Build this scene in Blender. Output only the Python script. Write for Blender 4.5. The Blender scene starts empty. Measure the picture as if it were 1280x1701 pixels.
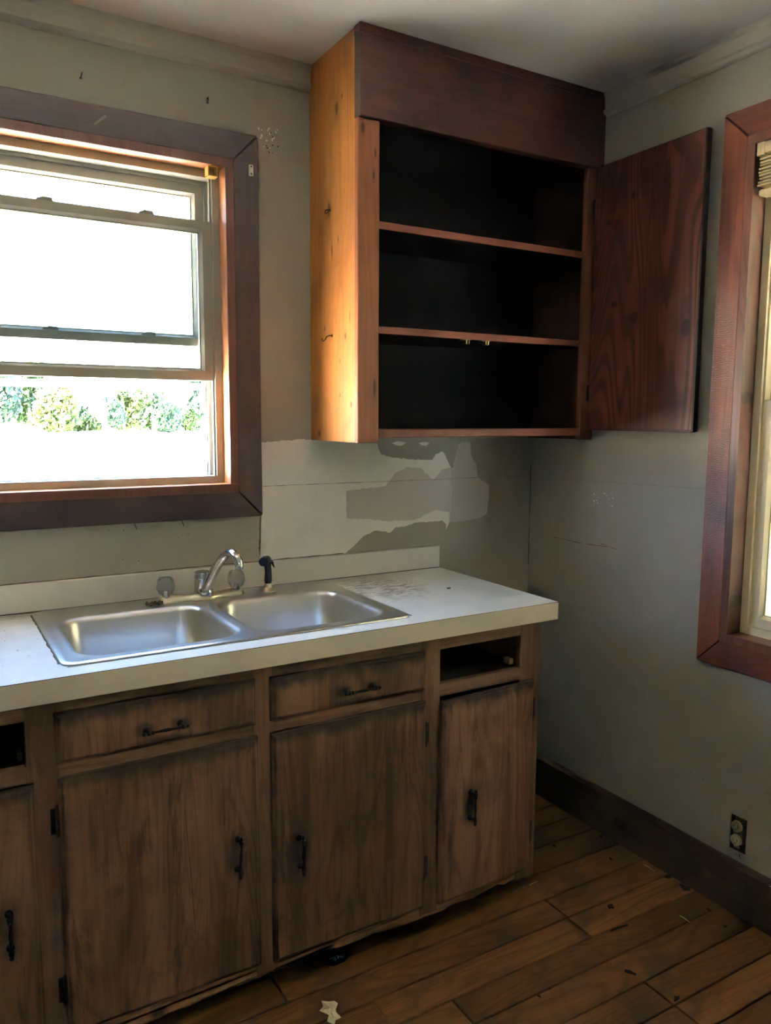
import bpy, bmesh, math, random
from mathutils import Vector, Matrix
random.seed(7)
S = bpy.context.scene
COL = S.collection
PI = math.pi

# ------------------------------------------------------------------ camera, sky, sun, exposure
def cam_setup():
    yaw, pitch, roll = 0.534435, -0.119468, 0.005183
    f = Vector((math.sin(yaw)*math.cos(pitch), math.cos(yaw)*math.cos(pitch), math.sin(pitch)))
    r = Vector((math.cos(yaw), -math.sin(yaw), 0)); u = r.cross(f)
    r2 = math.cos(roll)*r + math.sin(roll)*u; u2 = -math.sin(roll)*r + math.cos(roll)*u
    c = bpy.data.cameras.new('camera'); o = bpy.data.objects.new('camera', c); COL.objects.link(o)
    m = Matrix((r2, u2, -f)).transposed().to_4x4(); m.translation = (-1.99197, -2.28737, 1.43592)
    o.matrix_world = m
    c.sensor_fit = 'AUTO'; c.sensor_width = 36; c.lens = 1310.18*36/1701
    c.clip_start = 0.02; c.clip_end = 1000
    S.camera = o
cam_setup()

EXPOSURE = 2.72
SKY = 26.0
SUN = 120.0
w = bpy.data.worlds.new('sky'); S.world = w; w.use_nodes = True
nt = w.node_tree; nt.nodes.clear()
_o = nt.nodes.new('ShaderNodeOutputWorld'); _b = nt.nodes.new('ShaderNodeBackground')
_s = nt.nodes.new('ShaderNodeTexSky'); _s.sky_type = 'HOSEK_WILKIE'
_s.turbidity = 3.8; _s.ground_albedo = 0.4
_az = math.radians(262); _el = math.radians(57)
_s.sun_direction = (math.sin(_az)*math.cos(_el), math.cos(_az)*math.cos(_el), math.sin(_el))
_b.inputs['Strength'].default_value = SKY
nt.links.new(_s.outputs[0], _b.inputs['Color']); nt.links.new(_b.outputs[0], _o.inputs[0])
sl = bpy.data.lights.new('sun', 'SUN'); sl.energy = SUN; sl.angle = 0.02; sl.color = (1.0, 0.94, 0.86)
so = bpy.data.objects.new('sun', sl); COL.objects.link(so)
so.rotation_euler = Vector(_s.sun_direction).to_track_quat('Z', 'Y').to_euler(); so.location = (-8, -20, 30)

vs = S.view_settings
S.display_settings.display_device = 'sRGB'
vs.view_transform = 'Standard'; vs.look = 'None'; vs.gamma = 1.0; vs.use_curve_mapping = False
vs.exposure = EXPOSURE
cy = S.cycles
cy.use_denoising = True
cy.max_bounces = 10; cy.diffuse_bounces = 6; cy.glossy_bounces = 4; cy.transmission_bounces = 8; cy.transparent_max_bounces = 12
cy.sample_clamp_indirect = 8.0; cy.caustics_reflective = False; cy.caustics_refractive = False

def portal(loc, rot, sx, sy):          # sampling aid in a window opening; gives no light of its own
    l = bpy.data.lights.new('window_portal', 'AREA'); l.shape = 'RECTANGLE'; l.size = sx; l.size_y = sy
    l.cycles.is_portal = True
    o = bpy.data.objects.new('window_portal', l); COL.objects.link(o); o.location = loc; o.rotation_euler = rot
portal((-1.66, 0.16, 1.69), (-PI/2, 0, 0), 0.98, 0.96)
portal((0.16, -1.345, 1.49), (0, PI/2, 0), 1.40, 0.96)

# ------------------------------------------------------------------ node helpers
class NB:
    def __init__(s, name):
        s.m = bpy.data.materials.new(name); s.m.use_nodes = True
        s.t = s.m.node_tree; s.t.nodes.clear()
        s.out = s.t.nodes.new('ShaderNodeOutputMaterial')
    def n(s, typ, **kw):
        x = s.t.nodes.new(typ)
        for k, v in kw.items():
            if hasattr(x, k) and k not in x.inputs: setattr(x, k, v)
            else: s.put(x.inputs[k.replace('_', ' ')] if k not in x.inputs else x.inputs[k], v)
        return x
    def put(s, inp, v):
        if isinstance(v, bpy.types.NodeSocket): s.t.links.new(v, inp)
        elif isinstance(v, bpy.types.Node): s.t.links.new(v.outputs[0], inp)
        else:
            if inp.type == 'RGBA' and len(v) == 3: v = (*v, 1)
            inp.default_value = v
    def math(s, op, a, b=0.0, clamp=False):
        x = s.t.nodes.new('ShaderNodeMath'); x.operation = op; x.use_clamp = clamp
        s.put(x.inputs[0], a); s.put(x.inputs[1], b); return x.outputs[0]
    def mix(s, f, a, b, mode='MIX'):
        x = s.t.nodes.new('ShaderNodeMix'); x.data_type = 'RGBA'; x.blend_type = mode
        s.put(x.inputs[0], f); s.put(x.inputs[6], a); s.put(x.inputs[7], b); return x.outputs[2]
    def ramp(s, f, stops, interp='LINEAR'):
        x = s.t.nodes.new('ShaderNodeValToRGB'); x.color_ramp.interpolation = interp
        e = x.color_ramp.elements
        while len(e) < len(stops): e.new(0.5)
        for el, (p, c) in zip(e, stops):
            el.position = p; el.color = (*c, 1) if len(c) == 3 else c
        s.put(x.inputs[0], f); return x.outputs[0]
    def step(s, v, a, b):                       # smooth 0..1 between a and b
        x = s.t.nodes.new('ShaderNodeMapRange'); x.interpolation_type = 'SMOOTHSTEP'
        s.put(x.inputs[0], v); x.inputs[1].default_value = a; x.inputs[2].default_value = b
        return x.outputs[0]
    def noise(s, vec, scale, detail=4, rough=0.55, dist=0.0):
        x = s.t.nodes.new('ShaderNodeTexNoise'); s.put(x.inputs['Vector'], vec)
        x.inputs['Scale'].default_value = scale; x.inputs['Detail'].default_value = detail
        x.inputs['Roughness'].default_value = rough; x.inputs['Distortion'].default_value = dist
        return x.outputs[0]
    def mapping(s, vec, scale=(1, 1, 1), loc=(0, 0, 0)):
        x = s.t.nodes.new('ShaderNodeMapping'); s.put(x.inputs[0], vec)
        s.put(x.inputs['Location'], loc); x.inputs['Scale'].default_value = scale; return x.outputs[0]
    def bsdf(s, col, rough=0.6, spec=0.5, metal=0.0, bump=None, bs=0.3, bd=0.001, **kw):
        b = s.t.nodes.new('ShaderNodeBsdfPrincipled')
        s.put(b.inputs['Base Color'], col); s.put(b.inputs['Roughness'], rough)
        b.inputs['Specular IOR Level'].default_value = spec; b.inputs['Metallic'].default_value = metal
        for k, v in kw.items(): s.put(b.inputs[k.replace('_', ' ')], v)
        if bump is not None:
            bp = s.t.nodes.new('ShaderNodeBump'); bp.inputs['Strength'].default_value = bs; bp.inputs['Distance'].default_value = bd
            s.put(bp.inputs['Height'], bump); s.t.links.new(bp.outputs[0], b.inputs['Normal'])
        s.t.links.new(b.outputs[0], s.out.inputs[0]); return s.m
    def coord(s): return s.n('ShaderNodeTexCoord')
    def ell(s, vec, c, r):                      # 0 at ellipsoid centre .. 1 at its surface and beyond
        v = s.t.nodes.new('ShaderNodeVectorMath'); v.operation = 'SUBTRACT'; s.put(v.inputs[0], vec); v.inputs[1].default_value = c
        d = s.t.nodes.new('ShaderNodeVectorMath'); d.operation = 'DIVIDE'; s.t.links.new(v.outputs[0], d.inputs[0]); d.inputs[1].default_value = r
        l = s.t.nodes.new('ShaderNodeVectorMath'); l.operation = 'LENGTH'; s.t.links.new(d.outputs[0], l.inputs[0])
        return l.outputs['Value']

def lin(r, g, b):
    f = lambda c: (c/255/12.92 if c/255 <= .04045 else ((c/255+.055)/1.055)**2.4)
    return (f(r), f(g), f(b))

def wood(name, dark, light, axis='z', rough=0.55, figure=0.0, contrast=1.0, knots=(), blotch=None, blotch_amt=0.0,
         scale=1.0, ripple=0.0, gen_grime=None, smudge=(), spec=0.4, vary=0.25, coat=0.0, streak=0.0):
    b = NB(name); tc = b.coord(); ob = tc.outputs['Object']
    rnd = b.n('ShaderNodeObjectInfo').outputs['Random']
    cmb = b.n('ShaderNodeCombineXYZ'); 
    for i, k in enumerate((17.0, 31.0, 11.0)): b.put(cmb.inputs[i], b.math('MULTIPLY', rnd, k))
    along = 0.07
    sc = {'x': (along, 1, 1), 'y': (1, along, 1), 'z': (1, 1, along)}[axis]
    v = b.mapping(ob, tuple(q*scale for q in sc), cmb.outputs[0])
    big = b.noise(v, 9.0, 3, 0.5, 0.6)
    fib = b.noise(v, 120.0, 4, 0.65, 0.2)
    mid = b.noise(v, 38.0, 4, 0.6, 0.4)
    f = b.math('ADD', b.math('MULTIPLY', big, 0.5), b.math('ADD', b.math('MULTIPLY', mid, 0.3), b.math('MULTIPLY', fib, 0.2)))
    if figure:
        wv = b.noise(b.mapping(ob, tuple((0.16 if q < 1 else 1)*scale for q in sc), cmb.outputs[0]), 4.2, 2, 0.45, 0.6)
        sn = b.math('MULTIPLY', b.math('ADD', b.math('SINE', b.math('MULTIPLY', wv, 150.0)), 1.0), 0.5)
        sn = b.math('POWER', sn, 3.0)
        f = b.math('SUBTRACT', f, b.math('MULTIPLY', sn, 0.22*figure))
    lo = 0.5-0.22/contrast; hi = 0.5+0.2/contrast
    col = b.mix(b.step(f, lo, hi), dark, light)
    hs = b.n('ShaderNodeHueSaturation'); b.put(hs.inputs['Color'], col)
    b.put(hs.inputs['Value'], b.math('ADD', b.math('MULTIPLY', rnd, vary), 1-vary/2)); col = hs.outputs[0]
    if streak:
        st = b.noise(b.mapping(ob, tuple((0.12 if q < 1 else 1) for q in sc), cmb.outputs[0]), 22.0, 5, 0.7, 0.5)
        col = b.mix(b.math('MULTIPLY', b.step(st, 0.54, 0.70), streak), col, tuple(c*0.28 for c in dark))
    if blotch:
        bn = b.noise(ob, 4.5, 5, 0.65, 0.4)
        col = b.mix(b.math('MULTIPLY', b.step(bn, 0.48, 0.68), blotch_amt), col, blotch)
    for c, r in knots:
        nz = b.noise(ob, 40.0, 2)
        d = b.math('ADD', b.ell(ob, c, r), b.math('MULTIPLY', b.math('SUBTRACT', nz, 0.5), 0.5))
        k = b.math('SUBTRACT', 1.0, b.step(d, 0.75, 1.1))
        halo = b.math('MULTIPLY', b.math('SUBTRACT', 1.0, b.step(d, 1.0, 2.6)), 0.35)
        col = b.mix(halo, col, tuple(q*0.6 for q in dark))
        col = b.mix(b.math('MULTIPLY', k, 0.85), col, tuple(q*0.22 for q in dark))
    if gen_grime:                                # ingrained dirt along the top edge and down the sides of a door or drawer
        w_, h_, amt = gen_grime
        sep = b.n('ShaderNodeSeparateXYZ'); b.put(sep.inputs[0], tc.outputs['Generated'])
        gx, gz = sep.outputs[0], sep.outputs[2]
        en = b.noise(b.mapping(ob, (1, 1, 0.35), cmb.outputs[0]), 16.0, 5, 0.7, 0.3)
        top = b.math('ADD', b.math('MULTIPLY', b.math('SUBTRACT', 1.0, gz), h_), b.math('MULTIPLY', b.math('SUBTRACT', en, 0.5), 0.07))
        t = b.math('SUBTRACT', 1.0, b.step(top, 0.002, 0.042))
        sd = b.math('MULTIPLY', b.math('MINIMUM', gx, b.math('SUBTRACT', 1.0, gx)), w_)
        sd = b.math('ADD', b.math('MINIMUM', sd, b.math('ADD', b.math('MULTIPLY', gz, h_), 0.01)), b.math('MULTIPLY', b.math('SUBTRACT', en, 0.5), 0.05))
        s2 = b.math('MULTIPLY', b.math('SUBTRACT', 1.0, b.step(sd, 0.002, 0.026)), 0.4)
        col = b.mix(b.math('MULTIPLY', b.math('MAXIMUM', t, s2), amt), col, (0.012, 0.009, 0.007))
    for c, r, a in smudge:
        nz = b.noise(ob, 30.0, 4, 0.6)
        d = b.math('ADD', b.ell(ob, c, r), b.math('MULTIPLY', b.math('SUBTRACT', nz, 0.5), 0.9))
        col = b.mix(b.math('MULTIPLY', b.math('SUBTRACT', 1.0, b.step(d, 0.2, 1.1)), a), col, (0.012, 0.009, 0.007))
    hgt = b.math('ADD', b.math('MULTIPLY', fib, 0.6), b.math('MULTIPLY', mid, 0.4))
    if ripple:
        rp = b.n('ShaderNodeTexWave', bands_direction='Z', wave_type='BANDS'); b.put(rp.inputs['Vector'], ob)
        rp.inputs['Scale'].default_value = 62.0; rp.inputs['Distortion'].default_value = 9.0; rp.inputs['Detail'].default_value = 2.0
        msk = b.step(b.noise(b.mapping(ob, (1, 1, .6)), 3.0, 2), 0.42, 0.6)
        rr = b.math('MULTIPLY', rp.outputs['Fac'], msk)
        col = b.mix(b.math('MULTIPLY', rr, 0.45*ripple), col, tuple(min(1, q*1.9) for q in light))
        hgt = b.math('ADD', hgt, b.math('MULTIPLY', rr, 1.2))
    rg = b.math('ADD', rough-0.08, b.math('MULTIPLY', mid, 0.16))
    return b.bsdf(col, rg, spec, bump=hgt, bs=0.35, bd=0.0008, Coat_Weight=coat, Coat_Roughness=0.25)

def paint(name, col, var=0.10, rough=0.75, dirt=0.3, dirtcol=None, bump=0.15, scale=6.0):
    b = NB(name); ob = b.coord().outputs['Object']
    n1 = b.noise(ob, scale*0.35, 4, 0.6); n2 = b.noise(ob, scale*22, 3, 0.6); n3 = b.noise(b.mapping(ob, (1, 1, 0.5)), scale*1.3, 6, 0.7)
    c = b.mix(b.step(n1, 0.3, 0.7), tuple(q*(1-var) for q in col), tuple(min(1, q*(1+var)) for q in col))
    c = b.mix(b.math('MULTIPLY', b.step(n3, 0.56, 0.78), dirt), c, dirtcol or tuple(q*0.62 for q in col))
    return b.bsdf(c, rough, 0.35, bump=b.math('ADD', b.math('MULTIPLY', n2, .4), n1), bs=bump, bd=0.002)

def plain(name, col, rough=0.5, metal=0.0, spec=0.5, var=0.08, scale=40, **kw):
    b = NB(name); ob = b.coord().outputs['Object']
    n = b.noise(ob, scale, 4, 0.6)
    c = b.mix(n, tuple(q*(1-var) for q in col), tuple(min(1, q*(1+var)) for q in col))
    return b.bsdf(c, rough, spec, metal, **kw)

M = {}
M['wall'] = paint('wall_paint', lin(155, 149, 137), 0.05, 0.55, 0.30, lin(128, 119, 104), 0.12)
M['trim'] = paint('trim_paint', lin(184, 177, 167), 0.06, 0.5, 0.4, lin(142, 133, 122), 0.25, 12)
M['ceiling'] = paint('ceiling_paint', lin(232, 227, 222), 0.04, 0.85, 0.15, lin(208, 200, 192), 0.08)
M['primer'] = paint('primer_paint', lin(230, 224, 216), 0.05, 0.8, 0.45, lin(168, 158, 140), 0.3, 14)
M['primer_thin'] = paint('thin_primer', lin(186, 180, 173), 0.05, 0.7, 0.5, lin(150, 146, 132), 0.3, 14)
M['primer_grey'] = paint('filler_skim', lin(196, 188, 181), 0.05, 0.75, 0.5, lin(182, 173, 166), 0.2, 10)
M['crack'] = plain('crack_dark', (0.05, 0.045, 0.035), 0.9)
M['casing'] = wood('casing_wood', (0.028, 0.016, 0.019), (0.062, 0.030, 0.033), 'x', 0.38, 0.3, spec=0.55, vary=.12, blotch=(0.03, .014, .012), blotch_amt=.5)
M['casing_v'] = wood('casing_wood_upright', (0.028, 0.016, 0.019), (0.062, 0.030, 0.033), 'z', 0.38, 0.3, spec=0.55, vary=.12, blotch=(0.03, .014, .012), blotch_amt=.5)
M['liner'] = wood('liner_wood', (0.30, 0.105, 0.042), (0.55, 0.23, 0.095), 'z', 0.45, 0.4, spec=0.5, vary=.1)
M['liner_x'] = wood('liner_wood_across', (0.30, 0.105, 0.042), (0.55, 0.23, 0.095), 'x', 0.45, 0.4, spec=0.5, vary=.1)
M['stop'] = wood('stop_wood', (0.065, 0.02, 0.015), (0.15, 0.046, 0.032), 'z', 0.4, 0.3, spec=0.5, vary=.1)
M['vinyl'] = paint('window_vinyl', lin(150, 145, 136), 0.04, 0.4, 0.35, lin(122, 115, 102), 0.05)
M['vinyl2'] = paint('window_vinyl_cream', lin(214, 200, 168), 0.04, 0.4, 0.45, lin(150, 132, 100), 0.05, 10)
M['latch'] = plain('latch_grey', lin(120, 116, 112), 0.4)
M['gasket'] = plain('gasket_brass', lin(150, 140, 92), 0.4)

def glass_pane(name, tint, gloss):
    b = NB(name)
    tr = b.n('ShaderNodeBsdfTransparent'); b.put(tr.inputs[0], tint)
    gl = b.n('ShaderNodeBsdfGlossy'); gl.inputs['Roughness'].default_value = 0.02
    fr = b.n('ShaderNodeFresnel'); fr.inputs[0].default_value = 1.45
    mx = b.n('ShaderNodeMixShader'); b.put(mx.inputs[0], b.math('MULTIPLY', fr.outputs[0], gloss))
    b.t.links.new(tr.outputs[0], mx.inputs[1]); b.t.links.new(gl.outputs[0], mx.inputs[2])
    ob = b.coord().outputs['Object']
    du = b.n('ShaderNodeBsdfDiffuse'); b.put(du.inputs[0], (0.5, 0.5, 0.47))
    m2 = b.n('ShaderNodeMixShader'); b.put(m2.inputs[0], b.math('MULTIPLY', b.step(b.noise(ob, 60, 5, .7), .45, .8), 0.05))
    b.t.links.new(mx.outputs[0], m2.inputs[1]); b.t.links.new(du.outputs[0], m2.inputs[2])
    b.t.links.new(m2.outputs[0], b.out.inputs[0]); return b.m
M['glass'] = glass_pane('window_glass', (0.93, 0.97, 0.96), 0.8)

# ------------------------------------------------------------------ mesh helpers
def box(bm, lo, hi, bev=0.0, seg=1):
    lo = Vector(lo); hi = Vector(hi)
    vs_ = [bm.verts.new((x, y, z)) for x in (lo.x, hi.x) for y in (lo.y, hi.y) for z in (lo.z, hi.z)]
    fs = [(0, 1, 3, 2), (4, 6, 7, 5), (0, 4, 5, 1), (2, 3, 7, 6), (0, 2, 6, 4), (1, 5, 7, 3)]
    ff = [bm.faces.new([vs_[i] for i in f]) for f in fs]
    if bev:
        es = list({e for f in ff for e in f.edges})
        bmesh.ops.bevel(bm, geom=es, offset=bev, segments=seg, affect='EDGES', profile=0.6)
    return vs_
def boxes(*bs, bev=0.0):
    bm = bmesh.new()
    for lo, hi in bs: box(bm, lo, hi, bev)
    return bm
def tube(bm, pts, rad, seg=12, cap=True, flat=1.0, up=None):
    pts = [Vector(p) for p in pts]; n = len(pts)
    if not hasattr(rad, '__len__'): rad = [rad]*n
    rings = []; prev = None
    for i, p in enumerate(pts):
        t = (pts[min(i+1, n-1)]-pts[max(i-1, 0)]).normalized()
        a = Vector(up) if up else (prev if prev else (Vector((0, 0, 1)) if abs(t.z) < 0.9 else Vector((1, 0, 0))))
        a = (a - a.dot(t)*t).normalized(); prev = a; c = t.cross(a)
        rings.append([bm.verts.new(p + rad[i]*(math.cos(k*2*PI/seg)*c + flat*math.sin(k*2*PI/seg)*a)) for k in range(seg)])
    for r0, r1 in zip(rings, rings[1:]):
        for k in range(seg): bm.faces.new((r0[k], r0[(k+1) % seg], r1[(k+1) % seg], r1[k]))
    if cap:
        bm.faces.new(list(reversed(rings[0]))); bm.faces.new(rings[-1])
def lathe(bm, prof, c=(0, 0, 0), axis='z', seg=20):
    c = Vector(c); rings = []
    for r, h in prof:
        ring = []
        for k in range(seg):
            a = 2*PI*k/seg; x, y = r*math.cos(a), r*math.sin(a)
            p = {'z': (x, y, h), 'x': (h, x, y), 'y': (x, h, -y)}[axis]
            ring.append(bm.verts.new(c+Vector(p)))
        rings.append(ring)
    for r0, r1 in zip(rings, rings[1:]):
        for k in range(seg): bm.faces.new((r0[k], r0[(k+1) % seg], r1[(k+1) % seg], r1[k]))
    bm.faces.new(list(reversed(rings[0]))); bm.faces.new(rings[-1])
def prism(bm, poly, f, d0, d1):
    """poly of 2D points; f(u, v, d) -> 3D; extruded from d0 to d1"""
    a = [bm.verts.new(f(u, v, d0)) for u, v in poly]; c = [bm.verts.new(f(u, v, d1)) for u, v in poly]
    n = len(poly)
    bm.faces.new(a); bm.faces.new(list(reversed(c)))
    for i in range(n): bm.faces.new((a[i], c[i], c[(i+1) % n], a[(i+1) % n]))
def slab(us, vs_, holes, f, d0, d1):
    """rectangular slab with rectangular holes; f(u, v, d) -> 3D"""
    U = sorted(set(us) | {h[0] for h in holes} | {h[1] for h in holes}); V = sorted(set(vs_) | {h[2] for h in holes} | {h[3] for h in holes})
    bm = bmesh.new(); cache = {}
    def vt(i, j, d):
        k = (i, j, d)
        if k not in cache: cache[k] = bm.verts.new(f(U[i], V[j], d))
        return cache[k]
    def solid(i, j):
        if i < 0 or j < 0 or i >= len(U)-1 or j >= len(V)-1: return False
        u, v = (U[i]+U[i+1])/2, (V[j]+V[j+1])/2
        return not any(h[0] < u < h[1] and h[2] < v < h[3] for h in holes)
    for i in range(len(U)-1):
        for j in range(len(V)-1):
            if not solid(i, j): continue
            bm.faces.new((vt(i, j, d0), vt(i+1, j, d0), vt(i+1, j+1, d0), vt(i, j+1, d0)))
            bm.faces.new((vt(i, j, d1), vt(i, j+1, d1), vt(i+1, j+1, d1), vt(i+1, j, d1)))
            for di, dj, e in ((-1, 0, ((i, j), (i, j+1))), (1, 0, ((i+1, j+1), (i+1, j))), (0, -1, ((i+1, j), (i, j))), (0, 1, ((i, j+1), (i+1, j+1)))):
                if not solid(i+di, j+dj):
                    (a, b_), (c, d_) = e
                    bm.faces.new((vt(a, b_, d0), vt(c, d_, d0), vt(c, d_, d1), vt(a, b_, d1)))
    return bm

ORG = {}
def obj(name, bm, mat, parent=None, org=None, smooth=None):
    """link bm (built in world coordinates) as one mesh object with its origin at org"""
    bmesh.ops.recalc_face_normals(bm, faces=bm.faces)
    base = ORG[parent.name] if parent else Vector((0, 0, 0))
    org = Vector(org) if org is not None else base.copy()
    for v in bm.verts: v.co -= org
    me = bpy.data.meshes.new(name); bm.to_mesh(me); bm.free()
    if smooth is not None:
        for p in me.polygons: p.use_smooth = True
        try: me.set_sharp_from_angle(angle=math.radians(smooth))
        except Exception: pass
    me.materials.append(mat)
    o = bpy.data.objects.new(name, me); COL.objects.link(o)
    o.parent = parent; o.location = org - base; ORG[o.name] = org
    return o
def copy_of(src, parent, org, name=None):
    o = src.copy(); COL.objects.link(o)
    if name: o.name = name
    o.parent = parent; base = ORG[parent.name] if parent else Vector((0, 0, 0))
    o.location = Vector(org)-base; ORG[o.name] = Vector(org); return o
def empty(name, loc):
    o = bpy.data.objects.new(name, None); COL.objects.link(o); o.location = loc; ORG[o.name] = Vector(loc)
    o.empty_display_size = 0.1; return o
def tag(o, label, cat, group=None, kind=None):
    o['label'] = label; o['category'] = cat
    if group: o['group'] = group
    if kind: o['kind'] = kind
    return o
def struct(o, label=None):
    o['kind'] = 'structure'
    if label: o['label'] = label
    return o

# ------------------------------------------------------------------ room shell
H = 2.482
XL, YF = -3.5, -4.0          # left wall, wall behind the camera
W1 = (-2.155, -1.165, 1.210, 2.171)      # sink window rough opening (x0, x1, z0, z1)
W2 = (-1.815, -0.862, 0.796, 2.193)      # side window rough opening (y0, y1, z0, z1)
OUT = (-0.972, -0.918, 0.182, 0.289)     # socket hole in the side wall
back = obj('wall_back', slab((XL-.15, 0.15), (-0.2, H), [W1], lambda u, v, d: (u, d, v), 0.0, 0.15), M['wall'])
struct(back, 'grey-green painted wall with the sink window')
right = obj('wall_right', slab((YF-.15, 0.0), (-0.2, H), [W2, OUT], lambda u, v, d: (d, u, v), 0.0, 0.15), M['wall'])
struct(right, 'grey-green painted side wall with bare socket hole')
left = obj('wall_left', slab((YF-.15, 0.0), (-0.2, H), [], lambda u, v, d: (d, u, v), XL-.15, XL), M['wall'])
struct(left, 'grey-green painted wall opposite the side window')
front = obj('wall_front', slab((XL, 0.0), (-0.2, H), [], lambda u, v, d: (u, d, v), YF-.15, YF), M['wall'])
struct(front, 'grey-green painted wall facing the sink')
ceil = obj('ceiling', boxes(((XL-.15, YF-.15, H), (0.15, 0.15, H+.2))), M['ceiling'])
struct(ceil, 'flat white painted ceiling')
cc = bmesh.new(); box(cc, (-.628, -.905, H-.004), (-.612, -.89, H), .001); box(cc, (-.622, -.915, H-.005), (-.618, -.89, H))
obj('ceiling_mark', cc, M['crack'], ceil)

# floor boards: every board is a piece of the floor
floor_m = wood('floor_boards', (0.066, 0.027, 0.010), (0.19, 0.083, 0.029), 'x', 0.42, 0.5, vary=.55, spec=.45,
               blotch=(0.03, 0.018, 0.011), blotch_amt=.75, streak=.35)
sub = obj('floor', boxes(((XL, YF, -0.2), (0, 0, -0.022))), plain('subfloor_dark', (0.02, .013, .009), .9))
struct(sub, 'worn strip board floor with dark gaps')
ys = [-0.0, -0.10, -0.20, -0.30, -0.40, -0.515, -0.627, -0.725, -0.822, -0.915, -1.020, -1.115, -1.207, -1.305]
while ys[-1] > YF+0.06: ys.append(ys[-1]-0.098)
fixed = {6: [-0.447, -1.55], 7: [-0.449, -1.098, -2.2], 8: [-0.927, -2.0], 9: [-1.45], 10: [-0.464, -1.3, -2.6], 11: [-0.463, -1.7], 12: [-0.85, -2.3]}
for i in range(len(ys)-1):
    cuts = [0.0] + (fixed.get(i) or sorted([random.uniform(-1.4, -.4), random.uniform(-2.9, -1.9)], reverse=True)) + [XL]
    for a, b_ in zip(cuts, cuts[1:]):
        g = 0.0021; dz = random.uniform(-.0015, .0)
        bm = bmesh.new(); box(bm, (b_+g, ys[i+1]+g, -0.021), (a-g, ys[i]-g, dz), .0016)
        o = obj('plank', bm, floor_m, sub, org=((a+b_)/2, (ys[i]+ys[i+1])/2, 0))

# baseboard and crown trim
base_m = wood('baseboard_wood', (0.028, 0.016, 0.011), (0.075, 0.042, 0.028), 'y', 0.55, .3, blotch=(.014, .009, .007), blotch_amt=.7,
              knots=[((-.018, -.52, .075), (.03, .024, .02))])
def bb_prof(t, h): return [(0, 0), (-t, 0), (-t, h-.012), (-t*.55, h), (0, h)]
bm = bmesh.new(); prism(bm, bb_prof(.018, .155), lambda u, v, d: (u, d, v), YF, -0.001)
struct(obj('baseboard_right', bm, base_m), 'dark stained wooden baseboard below the side window')
bm = bmesh.new(); prism(bm, bb_prof(.018, .155), lambda u, v, d: (d, u, v), -.435, -0.02)
struct(obj('baseboard_back', bm, base_m), 'dark stained wooden baseboard in the gap beside the base cabinet')
cp = [(0, H), (-.020, H), (-.0185, H-.012), (-.014, H-.018), (-.0135, H-.052), (-.020, H-.056), (-.021, H-.062), (-.012, H-.069), (0, H-.073)]
bm = bmesh.new(); prism(bm, cp, lambda u, v, d: (d, u, v), XL, -0.9145)
struct(obj('trim_1', bm, M['trim']), 'grey painted crown moulding above the sink window')
bm = bmesh.new(); prism(bm, cp, lambda u, v, d: (u, d, v), YF, -0.3265)
struct(obj('trim_2', bm, M['trim']), 'grey painted crown moulding above the side window')

# bare primer and filler patches, seams and scratches on the walls
def jag(poly, amp, n=7, seed=1):
    rn = random.Random(seed); out = []
    for i, (u, v) in enumerate(poly):
        u2, v2 = poly[(i+1) % len(poly)]
        L = math.hypot(u2-u, v2-v); k = max(1, int(L/0.008))
        for j in range(k):
            t = j/k; a = amp*(0.4 if j == 0 else 1)
            out.append((u+(u2-u)*t+rn.uniform(-a, a), v+(v2-v)*t+rn.uniform(-a, a)))
    return out
def patch(name, poly, mat, th, amp=0.0022, seed=1):
    bm = bmesh.new(); prism(bm, jag(poly, amp, seed=seed), lambda u, v, d: (u, d, v), 0.0005, -th)
    bmesh.ops.triangulate(bm, faces=[f for f in bm.faces if len(f.verts) > 4])
    return obj(name, bm, mat, back)
patch('primer_patch', [(-.34, 1.345), (-.305, 1.35), (-.289, 1.35), (-.282, 1.30), (-.26, 1.272), (-.252, 1.222), (-.235, 1.21), (-.197, 1.19), (-.20, 1.13),
      (-.206, 1.09), (-.235, 1.072), (-.296, 1.066), (-.389, 1.065), (-.40, 1.10), (-.40, 1.25), (-.36, 1.262)], M['primer_thin'], .0007, seed=2)
patch('primer_patch', [(-1.086, 1.357), (-1.0, 1.363), (-.907, 1.366), (-.80, 1.368), (-.70, 1.362), (-.672, 1.35), (-.663, 1.315), (-.62, 1.303), (-.55, 1.294), (-.45, 1.29),
      (-.435, 1.31), (-.406, 1.318), (-.393, 1.30), (-.372, 1.262), (-.368, 1.19), (-.374, 1.07), (-.385, 1.04), (-.39, 1.072), (-.516, 1.073), (-.56, 1.062), (-.60, 1.061), (-.62, 1.044), (-.638, 1.052),
      (-.685, 1.055), (-.72, 1.043), (-.754, 1.015), (-.79, .9885), (-1.092, .9885), (-1.09, 1.13)], M['primer'], .0010, seed=3)
patch('filler_patch', [(-.788, 1.197), (-.72, 1.20), (-.64, 1.205), (-.60, 1.25), (-.55, 1.268), (-.50, 1.262), (-.46, 1.23), (-.44, 1.22), (-.41, 1.255), (-.372, 1.262), (-.37, 1.10), (-.44, 1.112),
      (-.52, 1.083), (-.63, 1.085), (-.72, 1.098), (-.788, 1.104)], M['primer_grey'], .0013, seed=4)
patch('primer_patch', [(-.615, 1.349), (-.59, 1.356), (-.557, 1.351), (-.575, 1.340), (-.60, 1.343)], M['primer'], .0007, .0012, seed=5)
patch('primer_patch', [(-.51, 1.348), (-.485, 1.352), (-.462, 1.349), (-.478, 1.338), (-.495, 1.341)], M['primer'], .0007, .0012, seed=6)
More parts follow.
